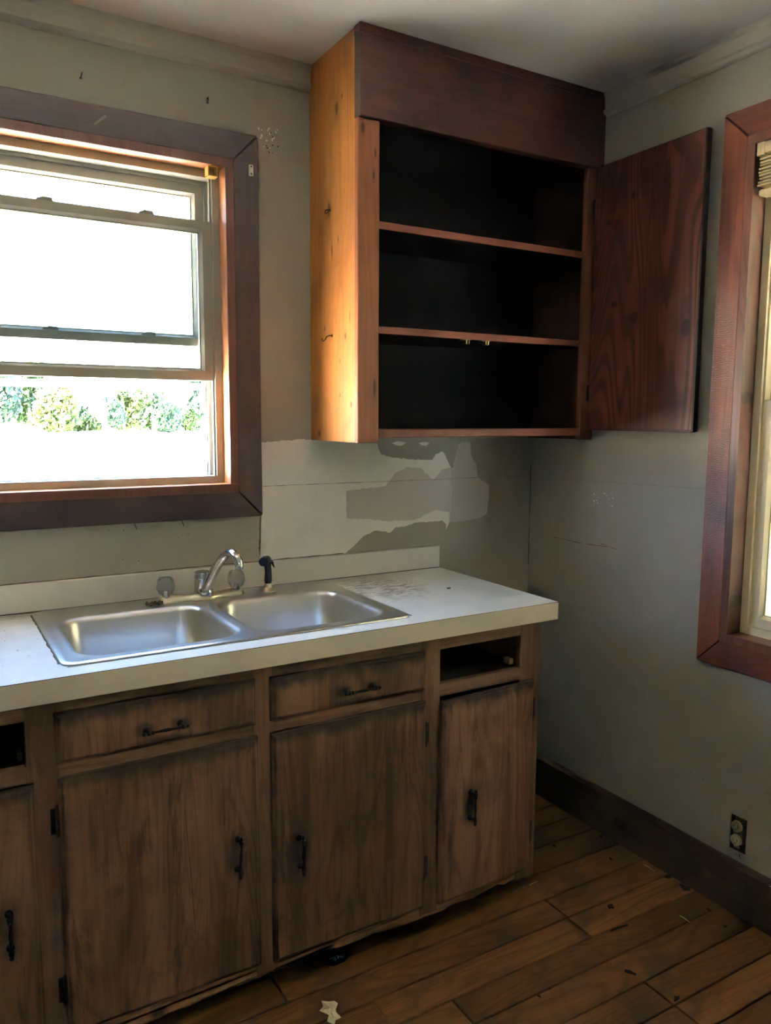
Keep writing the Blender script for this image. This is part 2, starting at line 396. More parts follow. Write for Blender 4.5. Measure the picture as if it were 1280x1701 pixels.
def line(bm, pts, wd, f, th=.0006, seed=0):
    rn = random.Random(seed); top = []; bot = []
    for (u, v), (u2, v2) in zip(pts, pts[1:]):
        n = max(2, int(math.hypot(u2-u, v2-v)/.02))
        for j in range(n+1):
            t = j/n; c = (u+(u2-u)*t, v+(v2-v)*t+rn.uniform(-.0006, .0006)); hw = wd*rn.uniform(.3, 1)/2
            d = Vector((u2-u, v2-v)).normalized(); top.append((c[0]-d.y*hw, c[1]+d.x*hw)); bot.append((c[0]+d.y*hw, c[1]-d.x*hw))
    a = [bm.verts.new(f(u, v, -th)) for u, v in top]; b_ = [bm.verts.new(f(u, v, -th)) for u, v in bot]
    for i in range(len(a)-1): bm.faces.new((a[i], a[i+1], b_[i+1], b_[i]))
fb = lambda u, v, d: (u, d, v); fr_ = lambda u, v, d: (d, u, v)
seam_m = plain('seam_grey', lin(134, 127, 115), .8)  # grey of the joint line between wall panels
bm = bmesh.new(); line(bm, [(-1.08, 1.2225), (-.60, 1.221), (-.03, 1.2207)], .0022, fb, .0017, 3); obj('panel_seam', bm, seam_m, back)
bm = bmesh.new(); line(bm, [(-.0012, 1.262), (-.0012, .88)], .004, fb, .0010, 5); obj('corner_crack', bm, M['crack'], back)
bm = bmesh.new(); line(bm, [(-.014, 1.2095), (-.30, 1.222), (-.77, 1.2305)], .0022, fr_, .0007, 6); obj('panel_seam', bm, seam_m, right)
bm = bmesh.new(); line(bm, [(-.137, 1.003), (-.28, .999)], .0045, fr_, .0007, 8); line(bm, [(-.30, 1.0), (-.40, 1.004)], .005, fr_, .0007, 9); line(bm, [(-.37, 1.010), (-.44, 1.002)], .004, fr_, .0007, 12)
obj('scratch', bm, plain('scratch_brown', lin(128, 104, 78), .8), right)
def specks(name, parent, f, cu, cv, su, sv, n, mat, seed, smin=.0015, smax=.004):
    rn = random.Random(seed); bm = bmesh.new()
    for _ in range(n):
        u = cu+rn.uniform(-su, su); v = cv+rn.uniform(-sv, sv); r = rn.uniform(smin, smax); k = rn.randint(4, 6); a0 = rn.random()*6
        prism(bm, [(u+r*rn.uniform(.6, 1.2)*math.cos(a0+2*PI*q/k), v+r*rn.uniform(.6, 1.4)*math.sin(a0+2*PI*q/k)) for q in range(k)], f, 0.0003, -.0007)
    o = obj(name, bm, mat, parent); o['kind'] = 'stuff'; return o
white_m = plain('bare_plaster', lin(222, 216, 204), .9)
specks('paint_chips', back, fb, -1.052, 2.255, .035, .03, 20, white_m, 1)
specks('dirt_specks', back, fb, -1.04, 2.242, .025, .03, 12, M['crack'], 2, .0012, .003)
specks('paint_chips', right, fr_, -.37, 1.165, .055, .028, 18, white_m, 3, .001, .0028)
specks('dirt_specks', back, fb, -1.082, 1.075, .012, .075, 60, plain('mould_specks', lin(96, 84, 64), .9), 4, .0012, .0035)
specks('dirt_specks', back, fb, -1.4, 1.06, .34, .06, 16, M['crack'], 5, .0008, .002)
specks('dirt_specks', back, fb, -.93, 1.18, .14, .15, 16, M['crack'], 6, .0008, .0022)
specks('dirt_specks', right, fr_, -.6, .6, .5, .35, 14, M['crack'], 7, .0008, .0022)

# ------------------------------------------------------------------ windows
def mitre(bm, x0, x1, z0, z1, wd, side, f, d0, d1, g=.0013, bev=.002):
    """one mitred board of a rectangular frame; x0..z1 is the outer rectangle"""
    i0, i1, j0, j1 = x0+wd, x1-wd, z0+wd, z1-wd
    q = {'t': [(x0, z1), (x1, z1), (i1, j1), (i0, j1)], 'b': [(x0, z0), (x1, z0), (i1, j0), (i0, j0)],
         'l': [(x0, z0), (x0, z1), (i0, j1), (i0, j0)], 'r': [(x1, z0), (x1, z1), (i1, j1), (i1, j0)]}[side]
    c = (sum(a for a, _ in q)/4, sum(b_ for _, b_ in q)/4)
    sh = {'t': (0, 0), 'b': (0, 0), 'l': (0, 0), 'r': (0, 0)}[side]
    qq = []
    for a, b_ in q:
        if side in 'tb': qq.append((a+(g*1.4 if a < c[0] else -g*1.4), b_))
        else: qq.append((a, b_+(g*1.4 if b_ < c[1] else -g*1.4)))
    prism(bm, qq, f, d0, d1)
    if bev: bmesh.ops.bevel(bm, geom=list(bm.edges), offset=bev, segments=1, affect='EDGES')
def frame_ring(bm, x0, x1, z0, z1, wd, f, d0, d1):
    for lo, hi in (((x0, z0), (x0+wd, z1)), ((x1-wd, z0), (x1, z1)), ((x0+wd, z0), (x1-wd, z0+wd)), ((x0+wd, z1-wd), (x1-wd, z1))):
        prism(bm, [(lo[0], lo[1]), (hi[0], lo[1]), (hi[0], hi[1]), (lo[0], hi[1])], f, d0, d1)
def sash(parent, name, x0, x1, z0, z1, st, rt, rb, f, d0, d1, mat, org):
    """sash as a frame of four mitred members with sloped glazing bead, pane a child"""
    bm = bmesh.new(); bev = .009
    O = [(x0, z0), (x1, z0), (x1, z1), (x0, z1)]
    I1 = [(x0+st, z0+rb), (x1-st, z0+rb), (x1-st, z1-rt), (x0+st, z1-rt)]
    I2 = [(x0+st+bev, z0+rb+bev), (x1-st-bev, z0+rb+bev), (x1-st-bev, z1-rt-bev), (x0+st+bev, z1-rt-bev)]
    dm = d0+(d1-d0)*.45
    loops = [(O, d1), (O, d0), (I1, d0), (I2, dm), (I2, d1)]
    R = [[bm.verts.new(f(u, v, d)) for u, v in L] for L, d in loops]
    for a, b_ in zip(R, R[1:]+R[:1]):
        for k in range(4): bm.faces.new((a[k], a[(k+1) % 4], b_[(k+1) % 4], b_[k]))
    s = obj(name, bm, mat, parent, org)
    bm = bmesh.new(); dg = d0+(d1-d0)*.55
    prism(bm, [(x0+st+.002, z0+rb+.002), (x1-st-.002, z0+rb+.002), (x1-st-.002, z1-rt-.002), (x0+st+.002, z1-rt-.002)], f, dg, dg+(d1-d0)*.1)
    obj('pane', bm, M['glass'], s, org)
    bm = bmesh.new()
    for a, b_ in zip(I2, I2[1:]+I2[:1]):
        pa = f(*a, dm-(d1-d0)*.02); pb = f(*b_, dm-(d1-d0)*.02); tube(bm, [pa, pb], .0018, 5)
    obj('gasket', bm, M['gasket'], s, org)
    return s
def latch(parent, u, v, f, d0, d1, ln=.045):
    bm = bmesh.new()
    prism(bm, [(u-ln/2, v), (u+ln/2, v), (u+ln/2-.004, v+.006), (u-ln*.2, v+.009), (u-ln/2+.004, v+.006)], f, d0, d1)
    prism(bm, [(u-.006, v+.006), (u+ln*.42, v+.0055), (u+ln*.46, v+.009), (u+ln*.4, v+.0115), (u-.006, v+.0125)], f, d0+(d1-d0)*.2, d1)
    return obj('latch', bm, M['latch'], parent)

def window(name, lab, rect, f, sgn, mats, low_z, up_z, locks):
    """rect = rough opening (u0,u1,z0,z1); depth d: <0 into the room, >0 outwards; f maps (u, v, d)"""
    u0, u1, z0, z1 = rect; T = .025
    org = Vector(f((u0+u1)/2, z0, 0))
    bm = bmesh.new(); frame_ring(bm, u0+T, u1-T, z0+T, z1-T, .022, f, .036, .145)
    frame_ring(bm, u0+T+.022, u1-T-.022, z0+T+.014, z1-T-.022, .010, f, .078, .084)
    for e in (u0+T+.022, u1-T-.022):
        s = 1 if e < (u0+u1)/2 else -1
        for d in (.044, .118):
            prism(bm, [(e, z0+T+.02), (e+s*.006, z0+T+.02), (e+s*.006, z1-T-.02), (e, z1-T-.02)], f, d, d+.004)
    wn = obj(name, bm, mats['frame'], None, org); struct(wn, lab)
    # wooden liner boards with their front edge showing
    for nm, a, b_, c, d, m in (('liner_board', u0, u0+T, z0+T, z1, 'liner'), ('liner_board', u1-T, u1, z0+T, z1-T, 'liner'),
                               ('head_board', u0+T, u1, z1-T, z1, 'liner_x'), ('sill_board', u0, u1, z0, z0+T, 'liner_x')):
        bm = bmesh.new(); prism(bm, [(a, c), (b_, c), (b_, d), (a, d)], f, -.0185, .148); obj(nm, bm, mats[m], wn, org)
        bm = bmesh.new(); e = .0004
        prism(bm, [(a+e, c+e), (b_-e, c+e), (b_-e, d-e), (a+e, d-e)], f, -.0215, -.0185); obj('edge_strip', bm, mats['strip'], wn, org)
    cw = .076
    for s_ in 'tblr':
        bm = bmesh.new(); mitre(bm, u0-cw, u1+cw, z0-cw, z1+cw, cw, s_, f, -.0005, -.0205 if s_ in 'lr' else -.022)
        obj('casing_board', bm, mats['casing_v' if s_ in 'lr' else 'casing'], wn, org)
    a, b_ = u0+T+.024, u1-T-.024
    lo = sash(wn, 'lower_sash', a, b_, low_z[0], low_z[1], .026, .024, .026, f, .045, .076, mats['frame'], org)
    up = sash(wn, 'upper_sash', a, b_, up_z[0], up_z[1], .034, .03, .024, f, .085, .116, mats['frame'], org)
    for u in locks:
        latch(lo, u, low_z[1], f, .05, .074); latch(up, u+.006, up_z[0]+.024, f, .088, .105)
    return wn
fw1 = lambda u, v, d: (u, d, v)
fw2 = lambda u, v, d: (d, u, v)
m1 = dict(frame=M['vinyl'], liner=M['liner'], liner_x=M['liner_x'], strip=M['stop'], casing=M['casing'], casing_v=M['casing_v'])
win1 = window('window_1', 'raised double-hung window with dark wood casing over the sink', W1, fw1, 1, m1, (1.542, 2.003), (1.645, 2.118), (-1.665, -1.398, -1.93))
bm = bmesh.new(); prism(bm, [(-2.10, 1.516), (-1.215, 1.516), (-1.215, 1.537), (-2.10, 1.537)], fw1, .120, .134)
obj('screen_rail', bm, plain('screen_rail_grey', lin(190, 192, 186), .4), win1)
bm = bmesh.new(); prism(bm, [(-1.232, 1.45), (-1.220, 1.45), (-1.220, 1.53), (-1.232, 1.53)], fw1, .119, .130); obj('balance_shoe', bm, plain('white_plastic', lin(228, 228, 220), .4), win1)
bm = bmesh.new(); line(bm, [(-1.545, 2.196), (-1.515, 2.223)], .013, fb, .0224, 4); obj('scratch', bm, plain('casing_scratch', lin(98, 80, 80), .5), win1)
rip = wood('rough_sawn_casing', (0.085, 0.022, 0.011), (0.24, 0.068, 0.028), 'z', 0.36, 0.3, spec=.55, vary=.05, ripple=.65, blotch=(.02, .011, .009), blotch_amt=.7,
           knots=[((-.02, .46, 1.18), (.02, .011, .018))])
rip_x = wood('rough_casing_across', (0.080, 0.022, 0.015), (0.18, 0.052, 0.032), 'y', 0.38, 0.3, spec=.5, vary=.05, blotch=(.025, .013, .011), blotch_amt=.6)
dl = wood('dark_liner', (0.045, 0.018, 0.011), (0.12, 0.046, 0.026), 'z', 0.4, 0.4, spec=.5, vary=.1, knots=[((.0, .45, .12), (.05, .02, .02)), ((.0, .45, .70), (.04, .02, .018))])
dlx = wood('dark_sill', (0.08, 0.028, 0.014), (0.26, 0.085, 0.035), 'y', 0.4, 0.3, spec=.5, vary=.1)
m2 = dict(frame=M['vinyl2'], liner=dl, liner_x=dlx, strip=wood('strip_wood', (.09, .034, .022), (.20, .08, .05), 'z', .4, .4, vary=.1), casing=rip_x, casing_v=rip)
win2 = window('window_2', 'cream double-hung window with rough red-brown casing in the side wall', W2, fw2, 1, m2, (0.845, 1.488), (1.465, 2.142), (-1.2, -1.5))
# small leftovers on the sink window
t = empty('blind_bracket', (-1.222, .008, 2.122))
bm = bmesh.new(); x0, x1, y0, y1, za, zb = -1.236, -1.207, -.008, .022, 2.118, 2.1465
for lo, hi in (((x0, y0, za), (x1, y1, za+.003)), ((x0, y0, zb-.003), (x1, y1, zb)), ((x0, y0, za), (x0+.003, y1, zb)), ((x1-.003, y0, za), (x1, y1, zb))): box(bm, lo, hi, .0006)
obj('shell', bm, plain('yellowed_plastic', lin(205, 160, 88), .35), t)
bm = bmesh.new(); box(bm, (x0+.003, y1-.004, za+.003), (x1-.003, y1-.001, zb-.003)); box(bm, (x0+.008, y0+.008, za+.003), (x0+.011, y1, zb-.003)); obj('backing', bm, plain('bracket_inner', lin(140, 96, 44), .5), t)
tag(t, 'yellowed box-shaped blind bracket in the upper corner of the sink window', 'bracket')
t = empty('curtain_bracket', (-1.1125, -.0225, 2.13))
bm = bmesh.new(); box(bm, (-1.1195, -.0255, 2.131), (-1.1055, -.0215, 2.163), .001); obj('plate', bm, plain('chipped_white_metal', lin(202, 198, 184), .5, var=.2), t)
bm = bmesh.new()
for z in (2.137, 2.157): lathe(bm, [(.0026, -.0268), (.0026, -.0254)], (-1.1125, 0, z), 'y', 10)
obj('screw', bm, M['crack'], t)
tag(t, 'small chipped white curtain bracket plate screwed to the window casing', 'bracket')
nail_m = plain('nail_steel', lin(78, 76, 74), .35, .9)
for (x, z, lab) in ((-1.572, 2.3135, 'bent nail in the wall above the casing, nearer the picture edge'), (-1.235, 2.3183, 'bent nail in the wall above the casing, nearer the tall cabinet')):
    t = empty('nail', (x, 0, z)); bm = bmesh.new(); tube(bm, [(x+.003, .003, z+.010), (x+.003, -.012, z+.010), (x, -.022, z), (x-.004, -.027, z-.010)], .0016, 8); obj('shank', bm, nail_m, t, smooth=40)
    bm = bmesh.new(); lathe(bm, [(.0034, -.001), (.0034, .0008)], (x-.004, -.027, z-.011), 'z', 10); obj('head', bm, nail_m, t); tag(t, lab, 'nail', 'nails over the sink window')

# raised blind in the side window
t = empty('window_blind', (.012, -1.35, 2.03)); bl_m = plain('blind_cream', lin(226, 204, 160), .5, var=.06); bl_d = plain('blind_slat_cream', lin(206, 182, 136), .5, var=.1)
bm = bmesh.new(); box(bm, (-.016, -1.786, 2.138), (.030, -.892, 2.167), .002); 
obj('headrail', bm, bl_m, t)
bm = bmesh.new(); box(bm, (-.0175, -.912, 2.134), (.030, -.8895, 2.1675), .001); box(bm, (-.0185, -.902, 2.134), (-.0165, -.900, 2.1675)); obj('end_cap', bm, bl_m, t)
s0 = None
for k in range(9):
    z = 2.126-k*.0085; xo = .002*math.sin(k*2.1); sh = .003*math.cos(k*1.7)
    if s0 is None:
        bm = bmesh.new(); prism(bm, [(-.014, .0014), (0, .0032), (.026, .0014), (.026, -.0034), (0, -.0018), (-.014, -.0034)], lambda u, v, d: (u, d, z+v), -1.784, -.897)
        s0 = obj('slat', bm, bl_d, t, org=(0, 0, z))
    else: copy_of(s0, t, (xo, sh, z), 'slat')
bm = bmesh.new(); box(bm, (-.013, -1.783, 2.030), (.024, -.897, 2.047), .004); obj('bottom_rail', bm, bl_m, t)
tag(t, 'cream mini blind pulled up under the head of the side window', 'blind')

# ------------------------------------------------------------------ base cabinet
F = -.5927
bw = dict(dark=(0.064, 0.032, 0.019), light=(0.185, 0.099, 0.059))
def bwood(name, axis='z', dark=None, light=None, **k):
    a = dict(rough=.62, figure=.15, vary=.10, contrast=1.7, blotch=(.045, .026, .016), blotch_amt=.65, streak=.55, spec=.3); a.update(k)
    return wood(name, dark or bw['dark'], light or bw['light'], axis, **a)
M['frame_z'] = bwood('cabinet_frame_upright', 'z', streak=.45, dark=(.088, .046, .027), light=(.20, .112, .068), blotch_amt=.5)
M['frame_x'] = bwood('cabinet_frame_rail', 'x', streak=.45, dark=(.088, .046, .027), light=(.20, .112, .068), blotch_amt=.5)
M['inside'] = wood('cabinet_inside', (.012, .008, .006), (.03, .019, .012), 'x', .8)
M['iron'] = plain('black_iron', (0.012, 0.011, 0.011), .42, .6, spec=.5, var=.3)
cab = empty('base_cabinet', (-1.325, -.30, 0))
tag(cab, 'long worn brown wooden base cabinet under the white countertop', 'cabinet')
X0, X1, ZT = -2.186, -.464, .858
for a in (X0, X1-.016): obj('side_panel', boxes(((a, F+.02, .07), (a+.016, -.004, ZT))), M['frame_z'], cab)
bm = boxes(((X0+.016, F+.022, .085), (X1-.016, -.004, .10)), ((X0+.016, F+.022, .695), (-1.80, -.02, .70)), ((-.83, F+.022, .695), (X1-.016, -.02, .70)),
           ((X0+.016, -.02, .1), (X1-.016, -.005, .70)), ((-1.79, F+.03, .10), (-1.78, -.02, .856)), ((-.86, F+.03, .10), (-.85, -.02, .856)))
obj('carcass', bm, M['inside'], cab)
bm = boxes(((X0, -.515, .0), (X1-.02, -.50, .072)), ((X1-.035, -.5, 0), (X1-.02, -.01, .072)), ((X0, -.5, 0), (X0+.015, -.01, .072))); obj('toe_kick', bm, wood('toe_kick_wood', (.012, .008, .006), (.035, .022, .014), 'x', .8), cab)
for a, b_ in ((X0, -2.15), (-1.838, -1.775), (-1.348, -1.300), (-.875, -.815), (-.537, X1)):
    bm = bmesh.new(); box(bm, (a, F, .068), (b_, F+.0195, ZT), .0012); obj('stile', bm, M['frame_z'], cab, org=(a, F, .068))
for z0, z1 in ((.818, ZT-.0002), (.686, .722)):
    bm = bmesh.new(); box(bm, (X0+.002, F+.0006, z0), (X1-.002, F+.0192, z1), .001); obj('rail', bm, M['frame_x'], cab, org=(X0, F, z0))
# bottom rail, ragged along its lower edge
rn = random.Random(5); pts = []; x = X1-.002
while x > X0+.002:
    pts.append((x, .067+rn.uniform(-.004, .006)+.006*math.sin(x*9))); x -= rn.uniform(.012, .04)
bm = bmesh.new(); prism(bm, [(X0+.002, .108), (X1-.002, .108)]+pts+[(X0+.002, .07)], lambda u, v, d: (u, d, v), F+.0004, F+.019)
bmesh.ops.triangulate(bm, faces=[f for f in bm.faces if len(f.verts) > 4]); 
obj('rail', bm, bwood('cabinet_bottom_rail', 'x', dark=(.16, .08, .042), light=(.46, .25, .14), blotch_amt=.35, smudge=[((.6, 0, .005), (.03, .05, .02), .9)]), cab, org=(X0, F, .068))
run_m = wood('runner_wood', (.10, .06, .035), (.22, .14, .08), 'y', .7)
for a, b_ in ((-.552, -.538), (-1.85, -1.842)): obj('drawer_runner', boxes(((a, F+.03, .726), (b_, F+.055, .742))), run_m, cab)

def lipped(x0, x1, z0, z1, y, t=.0175):
    """lipped door or drawer front: thin lip, small ogee, raised flat field; y = back plane, front towards -y"""
    bm = bmesh.new(); rings = []
    for ins, d in ((0, 0), (0, .0085), (.0015, .0105), (.0045, .0115), (.0065, .0135), (.009, .0165), (.0125, t)):
        rings.append([bm.verts.new((u, y-d, v)) for u, v in ((x0+ins, z0+ins), (x1-ins, z0+ins), (x1-ins, z1-ins), (x0+ins, z1-ins))])
    for a, b_ in zip(rings, rings[1:]):
        for k in range(4): bm.faces.new((a[k], a[(k+1) % 4], b_[(k+1) % 4], b_[k]))
    bm.faces.new(rings[0]); bm.faces.new(rings[-1]); return bm
# spool-turned bar pull, bar along z, origin at its middle on the door face
def pull_mesh(axis):
    bm = bmesh.new(); L = .052
    prof = [(.001, -L), (.0042, -L+.002), (.0050, -L+.006), (.0030, -L+.0095), (.0058, -L+.013), (.0058, -L+.017), (.0032, -L+.0195), (.0052, -L+.023), (.0028, -L+.027),
            (.0026, -.016), (.0040, -.004), (.0042, .004), (.0026, .016), (.0028, L-.027), (.0052, L-.023), (.0032, L-.0195), (.0058, L-.017), (.0058, L-.013), (.0030, L-.0095), (.0050, L-.006), (.0042, L-.002), (.001, L)]
    lathe(bm, prof, (0, -.024, 0), axis, 10)
    for s in (-1, 1):
        c = (0, 0, s*.037) if axis == 'z' else (s*.037, 0, 0)
        lathe(bm, [(.0085, 0.0005), (.0085, -.0025), (.005, -.005), (.0032, -.009), (.0032, -.018), (.0045, -.024)], c, 'y', 10)
    return bm
pull_z = None; pull_x = None
def add_pull(parent, x, z, axis, y, tilt=0):
    global pull_z, pull_x
    src = pull_z if axis == 'z' else pull_x
    if src is None:
        bm = pull_mesh(axis)
        for v in bm.verts: v.co += Vector((x, y, z))
        o = obj('handle', bm, M['iron'], parent, org=(x, y, z), smooth=50)
        if axis == 'z': pull_z = o
        else: pull_x = o
    else: o = copy_of(src, parent, (x, y, z), 'handle')
    o['label'] = 'black iron spool-turned bar pull'
    o.rotation_euler = (0, tilt, 0); return o
hinge0 = None
def add_hinge(parent, x, z, s):
    """s = +1: frame leaf to the right of the door edge"""
    global hinge0
    if hinge0 is None:
        bm = bmesh.new(); box(bm, (x-.003, F-.0035, z-.029), (x+.014, F-.0005, z+.029), .0012)
        lathe(bm, [(.001, z-.036), (.004, z-.034), (.0036, z-.029), (.0052, z-.028), (.0052, z-.010), (.0046, z-.009), (.0052, z-.008), (.0052, z+.009), (.0046, z+.010), (.0052, z+.011), (.0052, z+.028), (.0036, z+.029), (.004, z+.034), (.001, z+.036)], (x, F-.007, 0), 'z', 8)
        hinge0 = obj('hinge', bm, M['iron'], parent, org=(x, F, z)); h = hinge0
        h.scale = (s, 1, 1)
    else:
        h = copy_of(hinge0, parent, (x, F, z), 'hinge'); h.scale = (s, 1, 1)
    h['label'] = 'black iron surface hinge'; return h
def cab_door(x0, x1, z0, z1, hx, hz, hs, lab, tilt=0, swing=0, crack=(), **kw):
    ox = x1 if hs > 0 else x0
    m = bwood('cabinet_door_wood', 'z', gen_grime=(x1-x0, z1-z0, .9), smudge=[((hx-ox, -.017, hz-z0), (.035, .05, .085), .85)], streak=.7, figure=.25, **kw)
    d = obj('door', lipped(x0, x1, z0, z1, F-.0006), m, cab, org=(ox, F, z0)); d['label'] = lab
    add_pull(d, hx, hz, 'z', F-.018, tilt)
    for hz2 in (.594, .212): add_hinge(d, ox+(.0015 if hs > 0 else -.0015), hz2, hs)
    for pts in crack:
        bm = bmesh.new(); line(bm, pts, .0030, lambda u, v, q: (u, F-.0184+q, v), .0002, 7); obj('crack', bm, M['crack'], d)
    d.rotation_euler = (0, 0, swing); return d
cab_door(-2.155, -1.826, .103, .686, -1.886, .391, -1, 'narrow door at the picture edge with pull beside its free edge')
cab_door(-1.782, -1.340, .106, .688, -1.398, .415, -1, 'wide stained door under the wide drawer nearer the picture edge', .03, crack=([(-1.520, .555), (-1.511, .412), (-1.503, .25)],))
cab_door(-1.307, -.866, .100, .686, -1.239, .374, 1, 'wide stained door with pull on its inner edge', -.02)
cab_door(-.826, -.492, .100, .682, -.728, .369, 1, 'narrow paler door standing slightly ajar at the cabinet end', .02, math.radians(2.4), dark=(.115, .053, .034), light=(.26, .137, .088), blotch_amt=.4)
def drawer(x0, x1, z0, z1, hx, hz, lab):
    m = bwood('drawer_front_wood', 'z', gen_grime=(x1-x0, z1-z0, .95), smudge=[((hx-x0-.04, -.017, hz-z0), (.03, .05, .022), .8), ((hx-x0+.04, -.017, hz-z0), (.03, .05, .022), .8), ((hx-x0, -.017, .012), (.09, .05, .014), .7)])
    d = obj('drawer_front', lipped(x0, x1, z0, z1, F-.0006), m, cab, org=(x0, F, z0)); d['label'] = lab
    add_pull(d, hx, hz, 'x', F-.018, 0)
drawer(-1.783, -1.345, .717, .828, -1.562, .760, 'dirty drawer front over the wide door nearer the picture edge')
drawer(-1.308, -.869, .718, .824, -1.075, .762, 'dirty drawer front over the middle wide door')

# ------------------------------------------------------------------ countertop with backsplash
D = .6227; XE = -.4265; CX0 = -2.225
def lam():
    b = NB('laminate_top'); ob = b.coord().outputs['Object']
    n = b.noise(ob, 7, 5, .65); n2 = b.noise(b.mapping(ob, (1, 2.5, 1)), 26, 5, .7, .6)
    c = b.mix(b.step(n, .35, .7), lin(228, 230, 230), lin(240, 242, 242))
    # grime next to the sink end, along the wall and speckles at the picture edge
    d = b.ell(ob, (.48, .10, .9), (.16, .21, .5)); g = b.math('MULTIPLY', b.math('SUBTRACT', 1, b.step(d, .35, 1.15)), b.step(n2, .44, .60))
    c = b.mix(b.math('MULTIPLY', g, .8), c, lin(96, 74, 54))
    d2 = b.ell(ob, (.50, .25, .9), (.24, .09, .5)); g2 = b.math('MULTIPLY', b.math('SUBTRACT', 1, b.step(d2, .2, 1.2)), .45)
    c = b.mix(g2, c, lin(170, 140, 100))
    d3 = b.ell(ob, (-.50, .27, .9), (.35, .06, .5)); g3 = b.math('MULTIPLY', b.math('SUBTRACT', 1, b.step(d3, .3, 1.1)), b.math('ADD', b.math('MULTIPLY', b.step(n2, .42, .6), .5), .3))
    c = b.mix(g3, c, lin(140, 116, 82))
    vor = b.noise(ob, 90, 2, .5); d4 = b.ell(ob, (-.55, -.10, .9), (.20, .25, .5))
    c = b.mix(b.math('MULTIPLY', b.step(vor, .72, .78), b.math('SUBTRACT', 1, b.step(d4, .5, 1.0))), c, lin(120, 110, 96))
    return b.bsdf(c, .28, .5)
M['lam'] = lam()
M['band'] = paint('laminate_edge', lin(204, 193, 180), .03, .45, .25, lin(168, 154, 138), .05)
M['splash'] = paint('backsplash_laminate', lin(214, 209, 201), .03, .4, .25, lin(178, 169, 156), .05)
SH = (-1.735, -.905, -.545, -.055)
ctop = obj('countertop', slab((CX0, XE), (-D, -.0015), [SH], lambda u, v, d: (u, v, d), .872, .91), M['lam'], org=(-1.25, -.30, 0))
tag(ctop, 'long white laminate countertop with cream front edge and stains by the sink', 'countertop')
bm = bmesh.new(); box(bm, (CX0, -D-.0012, .8583), (XE+.0012, -D+.014, .9085), .0012); e1 = obj('edge_band', bm, M['band'], ctop); e1['label'] = 'cream laminate front edge band'
bm = bmesh.new(); prism(bm, [(-D+.0142, .8583), (-D+.0142, .9085), (-.0015, .9085), (-.0015, .8583)], lambda u, v, d: (d, u, v), XE-.014, XE+.0012); obj('edge_band', bm, M['band'], ctop)
bm = boxes(((CX0, -D-.0009, .9084), (XE+.0006, -D+.002, .9096)), ((XE-.002, -D-.0009, .9084), (XE+.0009, -.002, .9096))); obj('edge_seam', bm, plain('seam_brown', (.06, .045, .035), .7), ctop)
bm = bmesh.new(); box(bm, (CX0, -.0195, .9102), (XE, -.0015, .987), .0012); sp = obj('backsplash', bm, M['splash'], ctop)
bm = boxes(((CX0, -.0212, .9098), (XE-.002, -.0194, .9122))); obj('caulk_line', bm, plain('dirty_caulk', (.07, .055, .04), .8), ctop)
bm = bmesh.new(); line(bm, [(CX0, .9885), (-.80, .9885)], .004, fb, .0011, 22); obj('dirt_line', bm, plain('caulk_dirt', lin(96, 80, 56), .8), back)
specks('dirt_specks', ctop, lambda u, v, d: (u, v, .9101-d*.6), -.62, -.22, .22, .16, 16, M['crack'], 11, .0006, .0018)
specks('dirt_specks', ctop, lambda u, v, d: (u, v, .9101-d*.6), -1.83, -.25, .06, .2, 7, M['crack'], 12, .0008, .002)
bm = bmesh.new(); box(bm, (-.607, -.327, .9102), (-.594, -.321, .913), .001); 
tag(obj('dark_chip', bm, M['crack'], org=(-.60, -.324, .9102)), 'tiny dark chip lying on the open end of the countertop', 'debris')

# ------------------------------------------------------------------ stainless double sink
def steel():
    b = NB('brushed_steel'); ob = b.coord().outputs['Object']
    n = b.noise(b.mapping(ob, (1, 60, 60)), 8, 3, .6); n2 = b.noise(ob, 6, 4, .6); n3 = b.noise(ob, 45, 5, .7)
    c = b.mix(n2, (.52, .51, .50), (.62, .61, .60))
    return b.bsdf(c, b.math('ADD', .27, b.math('MULTIPLY', n2, .10)), .5, 1.0)
M['steel'] = steel()
def rrect(x0, x1, y0, y1, r, n=7):
    out = []
    for cx, cy_, a0 in ((x1-r, y1-r, 0), (x0+r, y1-r, PI/2), (x0+r, y0+r, PI), (x1-r, y0+r, 1.5*PI)):
        for k in range(n+1):
            a = a0+PI/2*k/n; out.append((cx+r*math.cos(a), cy_+r*math.sin(a)))
    return out
SX0, SX1, SY0, SY1 = -1.757, -.884, -.563, -.034
sink = empty('kitchen_sink', (-1.32, -.30, .91)); tag(sink, 'double-bowl stainless steel sink set in the white countertop', 'sink')
bm = bmesh.new()
outer = []
def lp(pts, z): return [bm.verts.new((x, y, z)) for x, y in pts]
def cham(x0, x1, y0, y1, r): return rrect(x0, x1, y0, y1, r, 3)
L0 = lp(cham(SX0, SX1, SY0, SY1, .030), .9104); L1 = lp(cham(SX0+.001, SX1-.001, SY0+.001, SY1-.001, .029), .9135); L2 = lp(cham(SX0+.006, SX1-.006, SY0+.006, SY1-.006, .026), .9155)
L3 = lp(cham(SX0+.015, SX1-.015, SY0+.015, SY1-.015, .022), .9150); L4 = lp(cham(SX0+.021, SX1-.021, SY0+.021, SY1-.021, .02), .9122)
rim = [L0, L1, L2, L3, L4]
for a, b_ in zip(rim, rim[1:]):
    n = len(a)
    for k in range(n): bm.faces.new((a[k], a[(k+1) % n], b_[(k+1) % n], b_[k]))
bowls = [(-1.712, -1.337, -.512, -.150), (-1.297, -.925, -.512, -.150)]
tops = []
